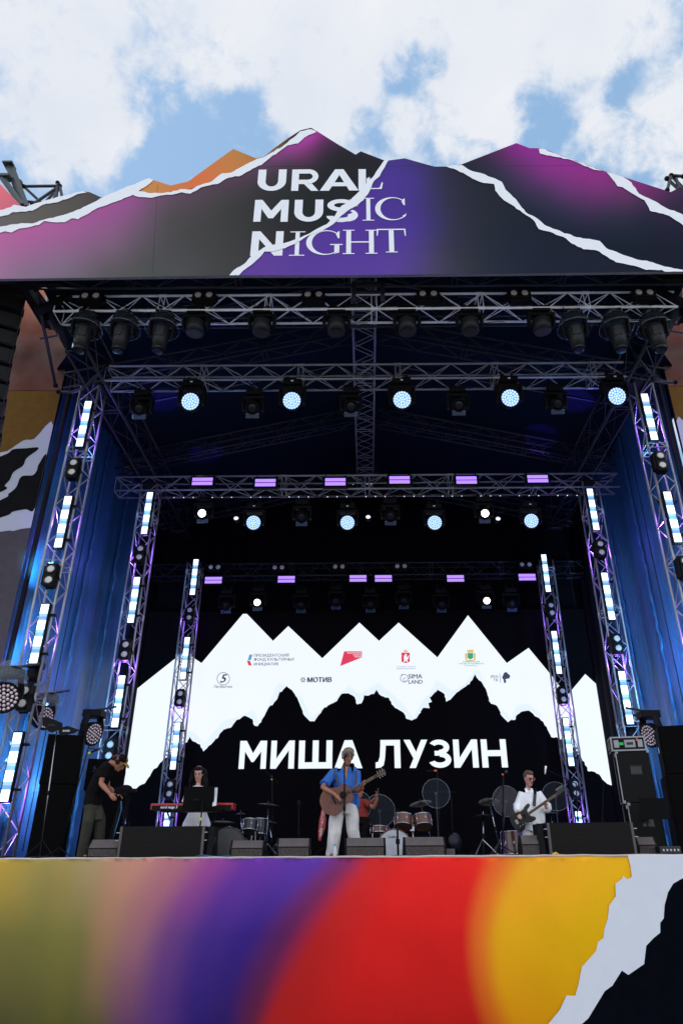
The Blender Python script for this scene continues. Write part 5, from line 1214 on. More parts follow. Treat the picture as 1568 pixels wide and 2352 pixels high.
# boom stands
stand('tall boom stand with overhead microphones in the black kit',(626,1966),(625,1786),16.6,.014,boom=((640,1800),(610,1772)))
mic('yellow taped condenser microphone on top of the black kit',(624,1780),(624,1792),16.5,'alud',False,'plast')
stand('thin straight stand between the black kit and the singer',(686,1966),(686,1853),15.0,.010)
MB_ = thing('guitar_hook','small loop shaped hook on the thin straight stand','hook',at(686,1850,15)); MB().lathe([(.02,-.02),(.03,0),(.035,.06),(.02,.1)],n=12).build('hook_cage', M['blackm'], MB_)
stand('tall mic stand left of the bassist',(1153,1966),(1155,1778),13.9,.014,boom=((1155,1800),(1127,1845)))
mic('vocal microphone with red and yellow bands by the bassist',(1162,1773),(1152,1780),13.7,'blackm',True,'orange')
stand('tall stand with drum microphone above the centre shield',(1012,1966),(1003,1770),15.2,.010,boom=((1000,1770),(985,1772)))
mic('small microphone lying above the centre shield',(976,1772),(1003,1770),15.0,'blackm',False,'orange')
stand('dark boom stand rising behind the bass headstock',(1330,1966),(1322,1800),14.6,.012,boom=((1322,1800),(1253,1768)))
mic('thin silver condenser microphone right of the bassist\'s head',(1253,1757),(1251,1778),14.5,'alu',False,None)
stand('short black stand in front of the white bass drum',(914,1966),(912,1898),13.2,.018,round_base=True)
stand('dark stand with red cloth tied to it left of the singer',(744,1966),(741,1838),13.7,.012,boom=((741,1850),(727,1832)))
stand('thin dark stand left in the shadows before the screen',(1040,1966),(1036,1830),16,.010)
stand('dark stand leaning by the bass cabinets',(1380,1966),(1385,1800),14.6,.012)
stand('short microphone stand at the left of the black kit',(300,1966),(296,1886),15.5,.010)
# red cloth with lettering
o = thing('red_scarf','red scarf with white lettering hanging from the dark stand','scarf',at(742,1846,13.6))
pts = [(741,1845),(747,1849),(747,1865),(749,1885),(746,1905),(741,1916),(736,1932),(731,1930),(731,1905),(733,1885),(737,1866)]
MB().prism([at(x, y, 13.58)-o.location for x, y in pts], (0,.03,0)).build('cloth', M['red'], o, bevel=.006)
b = MB(); vs, fs = text_mb('ЧАЙФ * НАСТОЯЩИЙ', 1.0, .01); xs = [v.x for v in vs]; k = .56/(max(xs)-min(xs)); base = at(737.5,1921,13.562)-o.location
b.add([base+V((-v.y*k*1.25+.012+(v.x-min(xs))*k*.10, -.004, (v.x-min(xs))*k*.93)) for v in vs], fs); b.build('lettering', M['white'], o)
# small fan / light box at centre right
p = at(1040,1955,12.95); o = thing('stage_fan','small dark stage fan on a grey block','fan',(p.x,12.95,DZ)); MB().box((-.08,0,.06),(.2,.2,.11)).build('block', M['texp'], o, bevel=.01)
MB().lathe([(.0,-.03),(.12,-.03),(.14,0),(.12,.03),(0,.03)],(0.04,0,.22),(.5,-.9,.1),24).build('fan_cage', M['lensdark'], o, smooth=True); MB().cyl((0,0,.1),(0,0,.22),.015).build('neck', M['blackm'], o)
# water bottle
p = at(769,1966,12.6); o = thing('water_bottle','small clear water bottle with blue cap by the singer\'s foot','bottle',(p.x,12.6,DZ)); MB().lathe([(0,0),(.03,0),(.033,.02),(.033,.1),(.028,.13),(.014,.16),(.012,.175)],n=16).build('bottle_body', M['water'], o, smooth=True); MB().cyl((0,0,.172),(0,0,.195),.015,12).build('cap', M['bluecap'], o)
# yellow knot at right, cables on the edge
o = thing('yellow_strap','crumpled yellow strap lying at the stage edge by the right speaker','strap',at(1275,1963,12.5)); b = MB(); b.loft([at(1268,1963,12.5)-o.location, at(1276,1961,12.5)-o.location, at(1284,1964,12.5)-o.location, at(1296,1964,12.5)-o.location],[.02,.03,.012,.01],n=8); b.build('webbing', mat('yellow_webbing',(.7,.4,.02),.7), o)
def cable(label, pts, Y, m_='rubber', r=.010):
    P = [at(x, y, Y+(i%2)*.05) for i, (x, y) in enumerate(pts)]; P = [V((p.x,p.y,max(p.z,DZ+.012))) for p in P]; o = thing('cable', label, 'cable', P[0], 0, 'cables on the stage edge'); MB().loft([p-P[0] for p in P], r, n=6).build('cord', M[m_], o, smooth=True)
M['bluec'] = mat('blue_cable', (.02,.10,.30), .5)
cable('black cable curling along the far left stage edge',[(0,1969),(20,1966),(50,1971),(90,1967),(140,1970),(200,1968),(262,1970)],12.5)
cable('blue cable bunched by the left subwoofer',[(450,1967),(462,1963),(480,1966),(500,1968),(530,1966)],12.52,'bluec')
cable('black cable looping up left of the cymbal stands',[(1060,1966),(1078,1966),(1084,1955),(1088,1958),(1089,1966),(1130,1965),(1190,1964)],12.5)
o = thing('cable','thin blue cable hanging from the cap man\'s camera','cable',at(291,1830,12.9),0,'cables on the stage edge'); MB().loft([at(x,y,12.95)-o.location for x,y in ((279,1840),(279,1860),(272,1885),(266,1905),(262,1925))],.008,n=6).build('cord', M['bluec'], o, smooth=True)
# power box right edge
p = at(1535,1962,12.8); o = thing('stage_box','small black connector box at the right stage edge','box',(p.x,12.8,DZ)); MB().box((0,0,.07),(.35,.2,.12)).build('box_body', M['gblack'], o, bevel=.01)
b = MB()
for k in range(5): b.cyl((-.12+k*.06,-.1,.07),(-.12+k*.06,-.12,.07),.018,10)
b.build('socket', M['chrome'], o)

# ------------------------------------------------------------------ keyboard and music stand
YK = 13.6
a, b_ = at(346,1852.5,YK), at(535,1852,YK); W_ = b_.x-a.x; zk = (a.z+b_.z)/2
o = thing('stage_keyboard','red and black stage piano on a folding stand','keyboard',((a.x+b_.x)/2,YK,zk))
h = W_/2; MB().box((0,.17,0),(W_,.34,.11)).build('case', M['red'], o, bevel=.008)
MB().box((0,-.006,-.018),(W_*.965,.012,.075)).build('rear_panel', M['black'], o)
b = MB()
for i in range(52): b.box((-h+.1+i*(W_-.2)/51.5,.27,.06),((W_-.2)/54,.13,.014))
b.build('keys', M['paper'], o)
b = MB(); put_text(b,'nord stage 3',V((-h+.19,-.016,-.030)),.30,off=.03); b.build('lettering', M['white'], o)
b = MB()
for i in range(10): b.cyl((-h+.15+i*.12,.12,.055),(-h+.15+i*.12,.12,.075),.012,8)
b.build('knob', M['black'], o)
o = thing('keyboard_stand','black crossed keyboard stand under the red keyboard','stand',((a.x+b_.x)/2,YK+.15,DZ))
for s in (-1,1): MB().cyl((s*.48,0,zk-DZ-.06),(-s*.10 if 0 else s*.1,0,.02),.018).build('leg', M['bluec'] if s<0 else M['blackm'], o)
MB().box((0,0,zk-DZ-.07),(1.1,.3,.03)).build('crossbar', M['blackm'], o)
p = at(452,1966,13.25); o = thing('music_stand','large black music stand in front of the keyboardist','stand',(p.x,13.25,DZ))
MB().cyl((0,0,.02),(0.02,0,.95),.013).build('pole', M['blackm'], o)
q = [at(424,1806,13.2),at(493,1806,13.2),at(491,1855,13.28),at(419,1858,13.28)]
MB().prism([v-o.location for v in q],(0,.012,0)).build('desk', M['gaff'], o)
for k in range(3): an=R(90+120*k); MB().cyl((0,0,.2),(.28*math.cos(an),.28*math.sin(an),.01),.010,6).build('leg', M['blackm'], o)
MB().box((.01,0,.62),(.03,.03,.05)).build('clip', M['plast'], o)
MB().box(at(452,1837,13.18)-o.location,(.12,.03,.03)).build('hinge', M['blackm'], o)
o = thing('sheet_music','white sheet sticking out right of the music stand','paper',at(495,1830,13.26)); MB().prism([at(x,y,13.26)-o.location for x,y in ((492,1809),(500,1809),(497,1850),(488,1852))],(0,.004,0)).build('page', M['paper'], o)
p = at(1525,1966,13.3)
o = thing('music_stand','dark music stand before the bass cabinets','stand',(at(1512,1966,13.3).x-.1,13.3,DZ)); MB().cyl((0,0,0),(0,0,.9),.013).build('pole', M['blackm'], o)
MB().prism([at(x,y,13.25)-o.location for x,y in ((1466,1833),(1534,1833),(1538,1882),(1468,1882))],(0,.012,0)).build('desk', M['gaff'], o); MB().box((-.02,-.02,.62),(.03,.03,.05)).build('clip', mat('amber_clip',(.8,.45,.02),.5), o)

# ------------------------------------------------------------------ people
class Fr:
    """head frame"""
    def __init__(s, c, f, u, k=1): s.c = V(c); s.f = V(f).normalized(); u = V(u); s.r = s.f.cross(u).normalized(); s.u = s.r.cross(s.f).normalized(); s.k = k
    def p(s, a, b_, c): return s.c + (s.r*a + s.f*b_ + s.u*c)*s.k
    def rot(s): return Matrix((s.r, s.f, s.u)).transposed()
def head(mb, fr):
    k = fr.k
    prof = [(-.135,.026,.028,.040),(-.122,.040,.042,.032),(-.095,.053,.062,.018),(-.06,.063,.080,.006),(-.02,.070,.091,.0),(.03,.075,.097,-.004),(.075,.070,.090,-.006),(.105,.054,.070,-.008),(.125,.028,.038,-.01)]
    mb.loft([fr.p(0,off,h) for h, rx, ry, off in prof],[(rx*k,ry*k) for h, rx, ry, off in prof],side=fr.r,n=20)
    mb.loft([fr.p(0,.088,.012),fr.p(0,.104,-.022),fr.p(0,.112,-.040),fr.p(0,.092,-.050)],[(.009*k,.010*k),(.012*k,.013*k),(.016*k,.012*k),(.012*k,.008*k)],side=fr.r,n=8)  # nose
    for s in (-1,1):
        mb.ell(fr.p(s*.075,-.008,-.012),(.010*k,.020*k,.032*k),fr.rot(),n=8,m_=6)
        mb.ell(fr.p(s*.028,.086,.022),(.022*k,.012*k,.007*k),fr.rot(),n=8,m_=6)  # brow ridge
    mb.ell(fr.p(0,.086,-.078),(.022*k,.014*k,.012*k),fr.rot(),n=8,m_=6)          # mouth mound
    mb.ell(fr.p(0,.070,-.112),(.022*k,.018*k,.016*k),fr.rot(),n=8,m_=6)          # chin
def face(o, fr, lips='lip', eyes=True, brow='dark'):
    k = fr.k
    if eyes:
        b = MB()
        for s in (-1,1): b.ell(fr.p(s*.030,.087,.000),(.014*k,.006*k,.0055*k),fr.rot(),n=8,m_=5)
        b.build('eyes', M['dark'], o, smooth=True, org=o.location)
    b = MB()
    for s in (-1,1): b.loft([fr.p(s*.014,.096,.021),fr.p(s*.032,.094,.027),fr.p(s*.050,.080,.020)],.0042*k,n=6)
    b.build('eyebrows', M[brow], o, org=o.location)
    b = MB(); b.loft([fr.p(-.024,.089,-.077),fr.p(0,.101,-.075),fr.p(.024,.089,-.077)],[.003*k,.007*k,.003*k],n=6); b.build('lips', M[lips], o, smooth=True, org=o.location)
def hand(mb, wrist, d, n, tside, curl=.5, k=1.0, spread=.0, thumb=.6):
    """d: finger direction, n: palm normal (curl towards), tside: thumb side"""
    wrist = V(wrist); d = V(d).normalized(); n = (V(n)-d*V(n).dot(d)).normalized(); t_ = V(tside); t_ = (t_-d*t_.dot(d)-n*t_.dot(n)).normalized()
    mb.loft([wrist-d*.02, wrist+d*.03*k, wrist+d*.07*k, wrist+d*.09*k],[(.027*k,.018*k),(.036*k,.016*k),(.042*k,.014*k),(.038*k,.011*k)],side=t_,n=12)
    for i, (ln, off) in enumerate(((.068,.03),(.078,.010),(.072,-.011),(.056,-.030))):
        p = wrist+d*(.085 if i in (1,2) else .080)*k+t_*off*k; dd = d+t_*(off*spread*8); dd.normalize(); pts = [p-d*.02*k, p]; a = 0
        for seg, fr_ in enumerate((.45,.32,.23)):
            a += curl*(.8+.12*i) ; q = (dd*math.cos(a)+n*math.sin(a)); p = p+q*ln*fr_*k; pts.append(p)
        mb.loft(pts,[.0095*k,.0092*k,.0088*k,.008*k,.0065*k],n=8)
    p = wrist+d*.03*k+t_*.03*k; q1 = (t_*.8+d*.7+n*thumb*.6).normalized(); q2 = (t_*.3+d*1.0+n*thumb).normalized()
    mb.loft([wrist+d*.015*k+t_*.012*k, p, p+q1*.035*k, p+q1*.035*k+q2*.03*k],[.014*k,.0125*k,.0105*k,.0085*k],n=8)
def arm(mb, sh, el, wr, r0=.048, r1=.038, r2=.026):
    sh, el, wr = V(sh), V(el), V(wr)
    mb.loft([sh, sh.lerp(el,.35), sh.lerp(el,.8), el, el.lerp(wr,.25), el.lerp(wr,.7), wr],[r0,r0*1.02,r1*1.02,r1,r1*1.08,r2*1.2,r2],n=12)
def sleeve(mb, sh, el, t_end, r0, r1, fold=0):
    sh, el = V(sh), V(el); e = sh.lerp(el, t_end); mb.loft([sh, sh.lerp(e,.3), sh.lerp(e,.7), e],[r0,r0*1.02,(r0+r1)/2,r1],n=14)
    mb.loft([e-(el-sh).normalized()*.03, e+(el-sh).normalized()*.004],[r1*1.10,r1*1.12],n=14)
def person(label, loc): return thing('person', label, 'person', loc)

# --- singer
YSg = 13.3
def cs(cx, cy, dy=0): return at(673.7+cx*.15625, 1684.3+cy*.15625, YSg+dy)
foot0 = cs(560,1870); P = person('singer in blue shirt and white trousers playing an acoustic guitar', (foot0.x+.15, YSg, DZ))
neck = cs(775,505,.03); hc = cs(800,335,-.06); fr = Fr(hc,(.42,-1,-.28),(.06,-.15,1),1.10)
shL, shR = cs(598,570,.05), cs(930,560,.02); elL, wrL = cs(428,795,-.24), cs(612,900,-.385); elR, wrR = cs(930,850,-.08), cs(1015,805,-.30)
hipL, hipR = cs(640,1110,.02), cs(860,1090,.04); kL, kR = cs(605,1470,-.06), cs(870,1420,.0); aL, aR = cs(560,1850,0), cs(950,1850,.12)
b = MB(); head(b, fr); b.loft([neck+V((0,0,-.06)), neck+V((0,0,.02)), fr.p(0,-.02,-.09)],[.068,.058,.058],n=14)
torso = [(hipL+hipR)/2+V((0,0,-.02)), (hipL+hipR)/2+V((0,0,.2)), (shL+shR)/2+V((0,0,-.22)), (shL+shR)/2+V((0,0,-.06)), neck+V((0,0,-.05))]
b.loft(torso,[(.15,.11),(.14,.1),(.17,.11),(.17,.09),(.06,.05)],side=(1,0,0),n=16)
arm(b, shL, elL, wrL, .05,.043,.03); arm(b, shR, elR, wrR, .048,.042,.03)
hand(b, wrL, cs(700,985,-.395)-wrL, (0,.6,-1), (1,-.5,.8), .34, 1.05)
hand(b, wrR+V((.0,-.01,.01)), (.08,-.25,1), (.9,.35,0), (-.6,-.6,0), .75, 1.05)
for h_, k_, a_ in ((hipL,kL,aL),(hipR,kR,aR)): b.loft([h_, k_, a_],[.075,.055,.04],n=12); b.loft([a_+V((0,.02,-.0)),V((a_.x,a_.y-.02,DZ+.045)),V((a_.x+.01,a_.y-.18,DZ+.03))],[.04,.045,.03],side=(1,0,0),n=10)
b.build('body', M['skind'], P, remesh=.0075, org=P.location)
face(P, fr, brow='hairg')
b = MB(); b.loft([torso[0]+V((0,0,-.07)), torso[0]+V((0,0,.12)), torso[1]+V((0,0,.08)), torso[2], torso[3], neck+V((0,.01,-.035))],[(.20,.135),(.19,.13),(.19,.13),(.215,.14),(.205,.12),(.085,.075)],side=(1,0,0),n=20)
b.loft([shL+V((.06,0,.0)),shL],[.085,.075],n=14); b.loft([shR+V((-.06,0,.0)),shR],[.085,.075],n=14)
sleeve(b, shL, elL, .82, .082, .088); sleeve(b, shR, elR, .93, .076, .078)
b.ell(cs(935,1010,.02),(.05,.07,.14)); b.build('shirt', M['blue'], P, remesh=.011, org=P.location)
b = MB()   # open collar
for s in (-1,1): b.prism([neck+V((s*.01,-.09,-.17)),neck+V((s*.055,-.08,.0)),neck+V((s*.085,-.05,.005)),neck+V((s*.10,-.10,-.07))],(0,-.008,0))
b.build('collar', M['blue'], P, org=P.location)
MB().prism([neck+V((-.035,-.10,.0)),neck+V((.035,-.10,.0)),neck+V((.015,-.142,-.20)),neck+V((.0,-.142,-.21))],(0,-.006,0)).build('bare_chest', M['skind'], P, org=P.location)
b = MB()
for x0, x1 in ((605,655),(912,905)):
    b.loft([cs(x0,520,-.02),cs(x0+8,600,-.115),cs((x0+x1)/2+8,690,-.125),cs(x1,770,-.12)],[(.016,.004)]*4,side=(1,0,0),n=6)
b.build('suspenders', M['strap'], P, org=P.location)
b = MB()
b.loft([(hipL+hipR)/2+V((0,0,.10)),(hipL+hipR)/2+V((0,0,0)),(hipL+hipR)/2+V((0,0,-.10))],[(.175,.13),(.205,.145),(.20,.14)],side=(1,0,0),n=18)
b.loft([hipL+V((.02,0,.02)), hipL.lerp(kL,.5), kL, kL.lerp(aL,.6), V((aL.x,aL.y,DZ+.02))],[(.12,.13),(.125,.125),(.115,.115),(.105,.11),(.11,.12)],side=(1,0,0),n=16)
b.loft([hipR+V((-.02,0,.02)), hipR.lerp(kR,.5), kR, kR.lerp(aR,.6), V((aR.x,aR.y,DZ+.02))],[(.12,.13),(.12,.125),(.11,.115),(.1,.11),(.105,.12)],side=(1,0,0),n=16)
b.build('trousers', M['linen'], P, remesh=.011, org=P.location)
b = MB(); rr = random.Random(11); [b.ell(fr.p(q*.080,-.018,-.005),(.020,.046,.062),fr.rot(),n=10,m_=8) for q in (-1,1)]; b.ell(fr.p(0,-.026,.035),(.094,.110,.112),fr.rot(),n=18,m_=12); b.ell(fr.p(0,.026,.098),(.082,.088,.052),fr.rot(),n=16,m_=10)
for i in range(120):
    an = rr.uniform(-2.6,2.6)+math.pi*.5*0; th = rr.uniform(.2,1.5); d = V((math.sin(an)*math.sin(th), -math.cos(an)*math.sin(th)*1.0, math.cos(th)))
    c0 = fr.p(d.x*.085, -.02+d.y*.098*(-1 if abs(an)<1.0 and th>.9 else 1), .035+d.z*.10); e_ = (c0-fr.c).normalized(); b.loft([c0-e_*.01, c0+e_*rr.uniform(.004,.016)+V((rr.uniform(-.015,.02),-.008,-.02)), c0+e_*rr.uniform(.0,.02)+V((rr.uniform(-.025,.035),-.012,-.055))],[.012,.010,.003],n=6)
for x in (-.05,-.03,-.01,.012,.035,.055): b.loft([fr.p(x,.055,.115),fr.p(x*1.1,.095,.085),fr.p(x*1.15+.008,.103,.045)],[.02,.017,.006],n=6)
b.build('hair', M['hairg'], P, remesh=.005, org=P.location)
b = MB(); b.loft([wrR+V((-.03,0,-.01)),wrR+V((.03,0,.0))],.0,n=4) if 0 else b.lathe([(.034,-.016),(.040,-.008),(.040,.008),(.034,.016)], wrR.lerp(elR,.12), wrR-elR, 16); b.build('bracelet', M['red'], P, org=P.location)
# acoustic guitar: local x along neck, z across, face -Y
def guitar_frame(o, p_body, p_head, tilt=0):
    d = (V(p_head)-V(p_body)).normalized(); n_ = V((0,-1,0)); n_ = (n_-d*n_.dot(d)).normalized(); u = n_.cross(d)*1
    if u.z < 0: u = -u
    o.matrix_world = Matrix.Translation(V(p_body)) @ Matrix((d, -n_, u)).transposed().to_4x4()
    return (V(p_head)-V(p_body)).length
p_b, p_h = cs(600,985,-.27), cs(1320,570,-.36)
g = thing('acoustic_guitar','reddish brown acoustic guitar held by the singer','guitar'); Lg = guitar_frame(g, p_b, p_h)
sc_ = Lg/.83
def outline(pts, n=64):
    # closed Catmull-Rom
    k = len(pts); out_ = []
    for i in range(k):
        p0, p1, p2, p3 = pts[i-1], pts[i], pts[(i+1)%k], pts[(i+2)%k]
        for j in range(6):
            t = j/6; out_.append(tuple(.5*((2*p1[q])+(-p0[q]+p2[q])*t+(2*p0[q]-5*p1[q]+4*p2[q]-p3[q])*t*t+(-p0[q]+3*p1[q]-3*p2[q]+p3[q])*t**3) for q in (0,1)))
    return out_
ol = outline([(-.21,0),(-.19,.10),(-.10,.185),(.0,.19),(.09,.145),(.16,.130),(.22,.14),(.27,.10),(.285,.0),(.27,-.10),(.22,-.14),(.16,-.130),(.09,-.145),(.0,-.19),(-.10,-.185),(-.19,-.10)])
s1 = sc_
MB().prism([V((x*s1,-.03,z*s1)) for x, z in ol],(0,.10,0)).build('guitar_body', M['guitar'], g, bevel=.006)
MB().lathe([(0,0),(.050*s1,0)],(.15*s1,-.032,0),(0,-1,0),24).build('sound_hole', M['dark'], g)
MB().lathe([(.052*s1,.0),(.062*s1,.0)],(.15*s1,-.033,0),(0,-1,0),24).build('rosette', M['rosew'], g)
MB().prism([V((x*s1,-.031,z*s1)) for x, z in ((.05,-.02),(.12,-.055),(.13,-.10),(.06,-.11),(.02,-.06))],(0,-.002,0)).build('pickguard', M['strap'], g)
MB().box((.47*s1,-.03,0),(.50*s1,.03,.052)).build('neck', M['rosew'], g, bevel=.006)
b = MB()
for i in range(14): b.box(((.28+.44*(1-2**(-i/8))*1.25)*s1*1.0,-.047,0),(.0035,.002,.050))
b.build('fret', M['brass'], g)
b = MB()
for i in range(6): b.box((.33*s1,-.052,-.019+i*.0076),(.80*s1,.0012,.0010))
b.build('string', M['alud'], g, whole=True)
hd = MB().prism([V((x*s1,-.03,z)) for x, z in ((.71,-.026),(.74,-.035),(.86,-.045),(.86,.045),(.74,.035),(.71,.026))],(0,.02,0)).build('headstock', M['rosew'], g)
b = MB()
for i in range(3):
    for s in (-1,1): b.cyl(((.75+i*.04)*s1,-.02,s*.045),((.75+i*.04)*s1,-.02,s*.066),.008,8); b.cyl(((.75+i*.04)*s1,-.03,s*.028),((.75+i*.04)*s1,-.042,s*.028),.006,8)
b.build('tuning_peg', M['chrome'], hd)
MB().box((.0,-.034,0),(.025,.008,.14)).build('bridge', M['dark'], g)

# --- keyboardist
YKb = 14.25
def ck(cx, cy, dy=0): return at(245+cx*.2344, 1684.3+cy*.2344, YKb+dy)
P = person('woman with long dark curly hair in a white blouse behind the keyboard', (ck(880,700).x, YKb, DZ))
hc = ck(902,392,-.03); fr = Fr(hc,(.0,-1,-.30),(0,-.22,1),1.07); neck = ck(900,490,.02)
shL, shR = ck(800,540,.03), ck(1005,540,.03); elL, elR = ck(770,690,-.03), ck(1035,690,-.03); wrL, wrR = ck(800,700,-.35), ck(1000,700,-.35)
hip = ck(890,800,.03)
b = MB(); head(b, fr); b.loft([neck+V((0,0,-.08)), neck, fr.p(0,-.02,-.09)],[.055,.046,.048],n=12)
b.loft([hip, hip+V((0,0,.22)), neck+V((0,0,-.2)), neck+V((0,0,-.07))],[(.14,.1),(.12,.09),(.15,.1),(.1,.07)],side=(1,0,0),n=14)
arm(b, shL, elL, wrL,.04,.034,.024); arm(b, shR, elR, wrR,.04,.034,.024)
for w_, tt in ((wrL,(1,0,0)),(wrR,(-1,0,0))): hand(b, w_, (0,-1,-.1), (0,0,-1), tt, .35, .95)
for s in (-1,1): b.loft([hip+V((s*.08,0,0)), V((hip.x+s*.08,YKb,DZ+.5)), V((hip.x+s*.08,YKb,DZ+.06))],[.08,.055,.04],n=10); b.loft([V((hip.x+s*.08,YKb,DZ+.05)),V((hip.x+s*.08,YKb-.16,DZ+.03))],[.04,.03],n=8)
b.build('body', M['skin'], P, remesh=.0075, org=P.location); face(P, fr)
b = MB(); b.loft([hip+V((0,0,-.02)), hip+V((0,0,.22)), neck+V((0,0,-.22)), neck+V((0,0,-.09)), neck+V((0,0,-.05))],[(.19,.14),(.165,.125),(.19,.13),(.17,.10),(.10,.08)],side=(1,0,0),n=18)
sleeve(b, shL+V((.03,0,0)), elL, .95,.075,.07); sleeve(b, shR-V((.03,0,0)), elR, .95,.075,.07); b.build('blouse', M['cottonw'], P, remesh=.011, org=P.location)
b = MB(); n_ = 28; vs = []
for i, (z, rx) in enumerate(((hip.z+.05,.17),(hip.z-.15,.25),(hip.z-.40,.29),(DZ+.12,.33))):
    for j in range(n_):
        an = 2*math.pi*j/n_; f = 1+.07*math.sin(an*7+i)*min(1,i); vs.append((hip.x+rx*f*math.cos(an), hip.y+rx*.8*f*math.sin(an), z))
b.add(vs, [(i*n_+j,i*n_+(j+1)%n_,(i+1)*n_+(j+1)%n_,(i+1)*n_+j) for i in range(3) for j in range(n_)]); b.build('skirt', M['cottonw'], P, smooth=True, org=P.location)
b = MB(); rr = random.Random(4); b.ell(fr.p(0,-.024,.022),(.094,.110,.108),fr.rot(),n=18,m_=12); b.ell(fr.p(0,.022,.084),(.078,.082,.046),fr.rot(),n=16,m_=10)
for i in range(46):
    s = rr.choice((-1,1)); a0 = rr.uniform(.5,1.0); x0 = s*.085*a0; y0 = -.05+rr.uniform(-.05,.07)*(1 if a0 > .75 else 0); L_ = rr.uniform(.25,.42)
    pts = []; 
    for k_ in range(7):
        t = k_/6; pts.append(fr.p(x0*(1+.95*t**.7)+.018*math.sin(t*9+i), y0+.016*math.cos(t*8+i*2)+.03*t, .07-L_*t))
    b.loft(pts,[.012,.022,.022,.021,.02,.016,.006],n=6)
b.build('hair', M['hairk'], P, remesh=.007, org=P.location)

# --- bassist
YBs = 14.0
def cb(cx, cy, dy=0): return at(1041.2+cx*.17578, 1715+cy*.17578, YBs+dy)
P = person('short haired bassist in sunglasses and an oversized white shirt', (cb(1000,1400).x, YBs, DZ))
hc = cb(980,415,-.02); fr = Fr(hc,(.38,-1,-.16),(.02,-.1,1),1.03); neck = cb(970,545,.02)
shL, shR = cb(880,600,.03), cb(1110,600,.03); elL, wrL = cb(838,790,.0), cb(838,868,-.20); elR, wrR = cb(1215,800,-.04), cb(1205,790,-.24)
hipL, hipR = cb(965,1120,.02), cb(1060,1110,.03); kL, kR = cb(960,1380,-.02), cb(1060,1380,.03)
b = MB(); head(b, fr); b.loft([neck+V((0,0,-.07)), neck, fr.p(0,-.015,-.09)],[.055,.045,.046],n=12)
b.loft([(hipL+hipR)/2,(hipL+hipR)/2+V((0,0,.25)), neck+V((0,0,-.22)), neck+V((0,0,-.07))],[(.14,.1),(.12,.09),(.15,.1),(.1,.07)],side=(1,0,0),n=14)
arm(b, shL, elL, wrL,.04,.034,.023); arm(b, shR, elR, wrR,.04,.034,.023)
hand(b, wrL, cb(868,935,-.32)-wrL, (.3,.6,-.4), (1,-.3,.5), .35, .95); hand(b, wrR, (-.25,-.25,.9), (.5,.5,0), (-.6,-.7,0), .8, .95)
for h_, k_ in ((hipL,kL),(hipR,kR)): b.loft([h_, k_, V((k_.x,YBs,DZ+.06))],[.075,.052,.036],n=10); b.loft([V((k_.x,YBs,DZ+.05)),V((k_.x,YBs-.16,DZ+.03))],[.04,.03],n=8)
b.build('body', M['skin'], P, remesh=.0075, org=P.location); face(P, fr, eyes=False, brow='hairb')
b = MB(); hm = (hipL+hipR)/2
b.loft([cb(1000,1110,.02), cb(1015,1000,.02), cb(1010,860,.02), cb(1000,720,.02), cb(995,620,.02), neck+V((0,0,-.04))],[(.15,.13),(.20,.15),(.20,.14),(.195,.135),(.185,.11),(.075,.07)],side=(1,0,0),n=20)
sleeve(b, shL+V((.03,0,-.01)), elL, .99,.08,.085); sleeve(b, elL, wrL, .8,.082,.05); sleeve(b, shR-V((.03,0,.01)), elR, .99,.085,.095); sleeve(b, elR, wrR, .45,.09,.06)
b.ell(cb(1130,900,.05),(.09,.1,.22)); b.build('shirt', M['cottonw'], P, remesh=.011, org=P.location)
b = MB()
for s in (-1,1): b.prism([neck+V((0,-.10,-.085)),neck+V((s*.035,-.065,.0)),neck+V((s*.075,-.04,-.005)),neck+V((s*.07,-.10,-.085))],(0,-.008,0))
b.build('collar', M['cottonw'], P, org=P.location)
b = MB()
for h_, k_ in ((hipL,kL),(hipR,kR)): b.loft([h_+V((0,0,.02)), k_, V((k_.x,YBs,DZ+.05))],[.095,.08,.075],n=14)
b.build('trousers', M['linen'], P, remesh=.011, org=P.location)
b = MB(); b.ell(fr.p(0,-.024,.040),(.086,.104,.102),fr.rot(),n=18,m_=12); b.ell(fr.p(0,.026,.094),(.074,.082,.048),fr.rot(),n=16,m_=10); rr = random.Random(9)
for i in range(60):
    an = rr.uniform(0,6.28); th = rr.uniform(0,1.35); c0 = fr.p(.08*math.sin(th)*math.cos(an), -.026+.095*math.sin(th)*math.sin(an), .04+.096*math.cos(th)); b.ell(c0,(.014,.014,.010),n=6,m_=5)
b.build('hair', M['hairb'], P, remesh=.006, org=P.location)
b = MB()
for s in (-1,1): b.ell(fr.p(s*.033,.098,-.002),(.030,.007,.024),fr.rot(),n=14,m_=6)
gl = b.build('sunglasses', M['gblack'], P, smooth=True, org=P.location)
b = MB()
for s in (-1,1):
    pts = [fr.p(s*.033+.032*math.cos(t*.5236), .101-.012*abs(math.cos(t*.5236))*0, -.002+.026*math.sin(t*.5236)) for t in range(13)]; b.loft(pts,.0045,n=6); b.cyl(fr.p(s*.064,.092,.006), fr.p(s*.078,.0,.0), .004, 6)
b.cyl(fr.p(-.008,.104,.004), fr.p(.008,.104,.004), .004, 6); b.build('glasses_frame', M['pink'], gl, org=(0,0,0)) if 0 else b.build('glasses_frame', M['pink'], P, org=P.location)
b = MB(); b.cyl(fr.p(-.08,.0,-.045), fr.p(-.082,.0,-.10), .006, 6); b.build('earring', M['lensglass'], P, org=P.location)
b = MB(); b.loft([cb(1058,545,.0),cb(1062,620,-.115),cb(1055,700,-.14),cb(1048,775,-.15)],[(.028,.004)]*4,side=(1,0,0),n=6); b.build('bass_strap', M['gblack'], P, org=P.location)
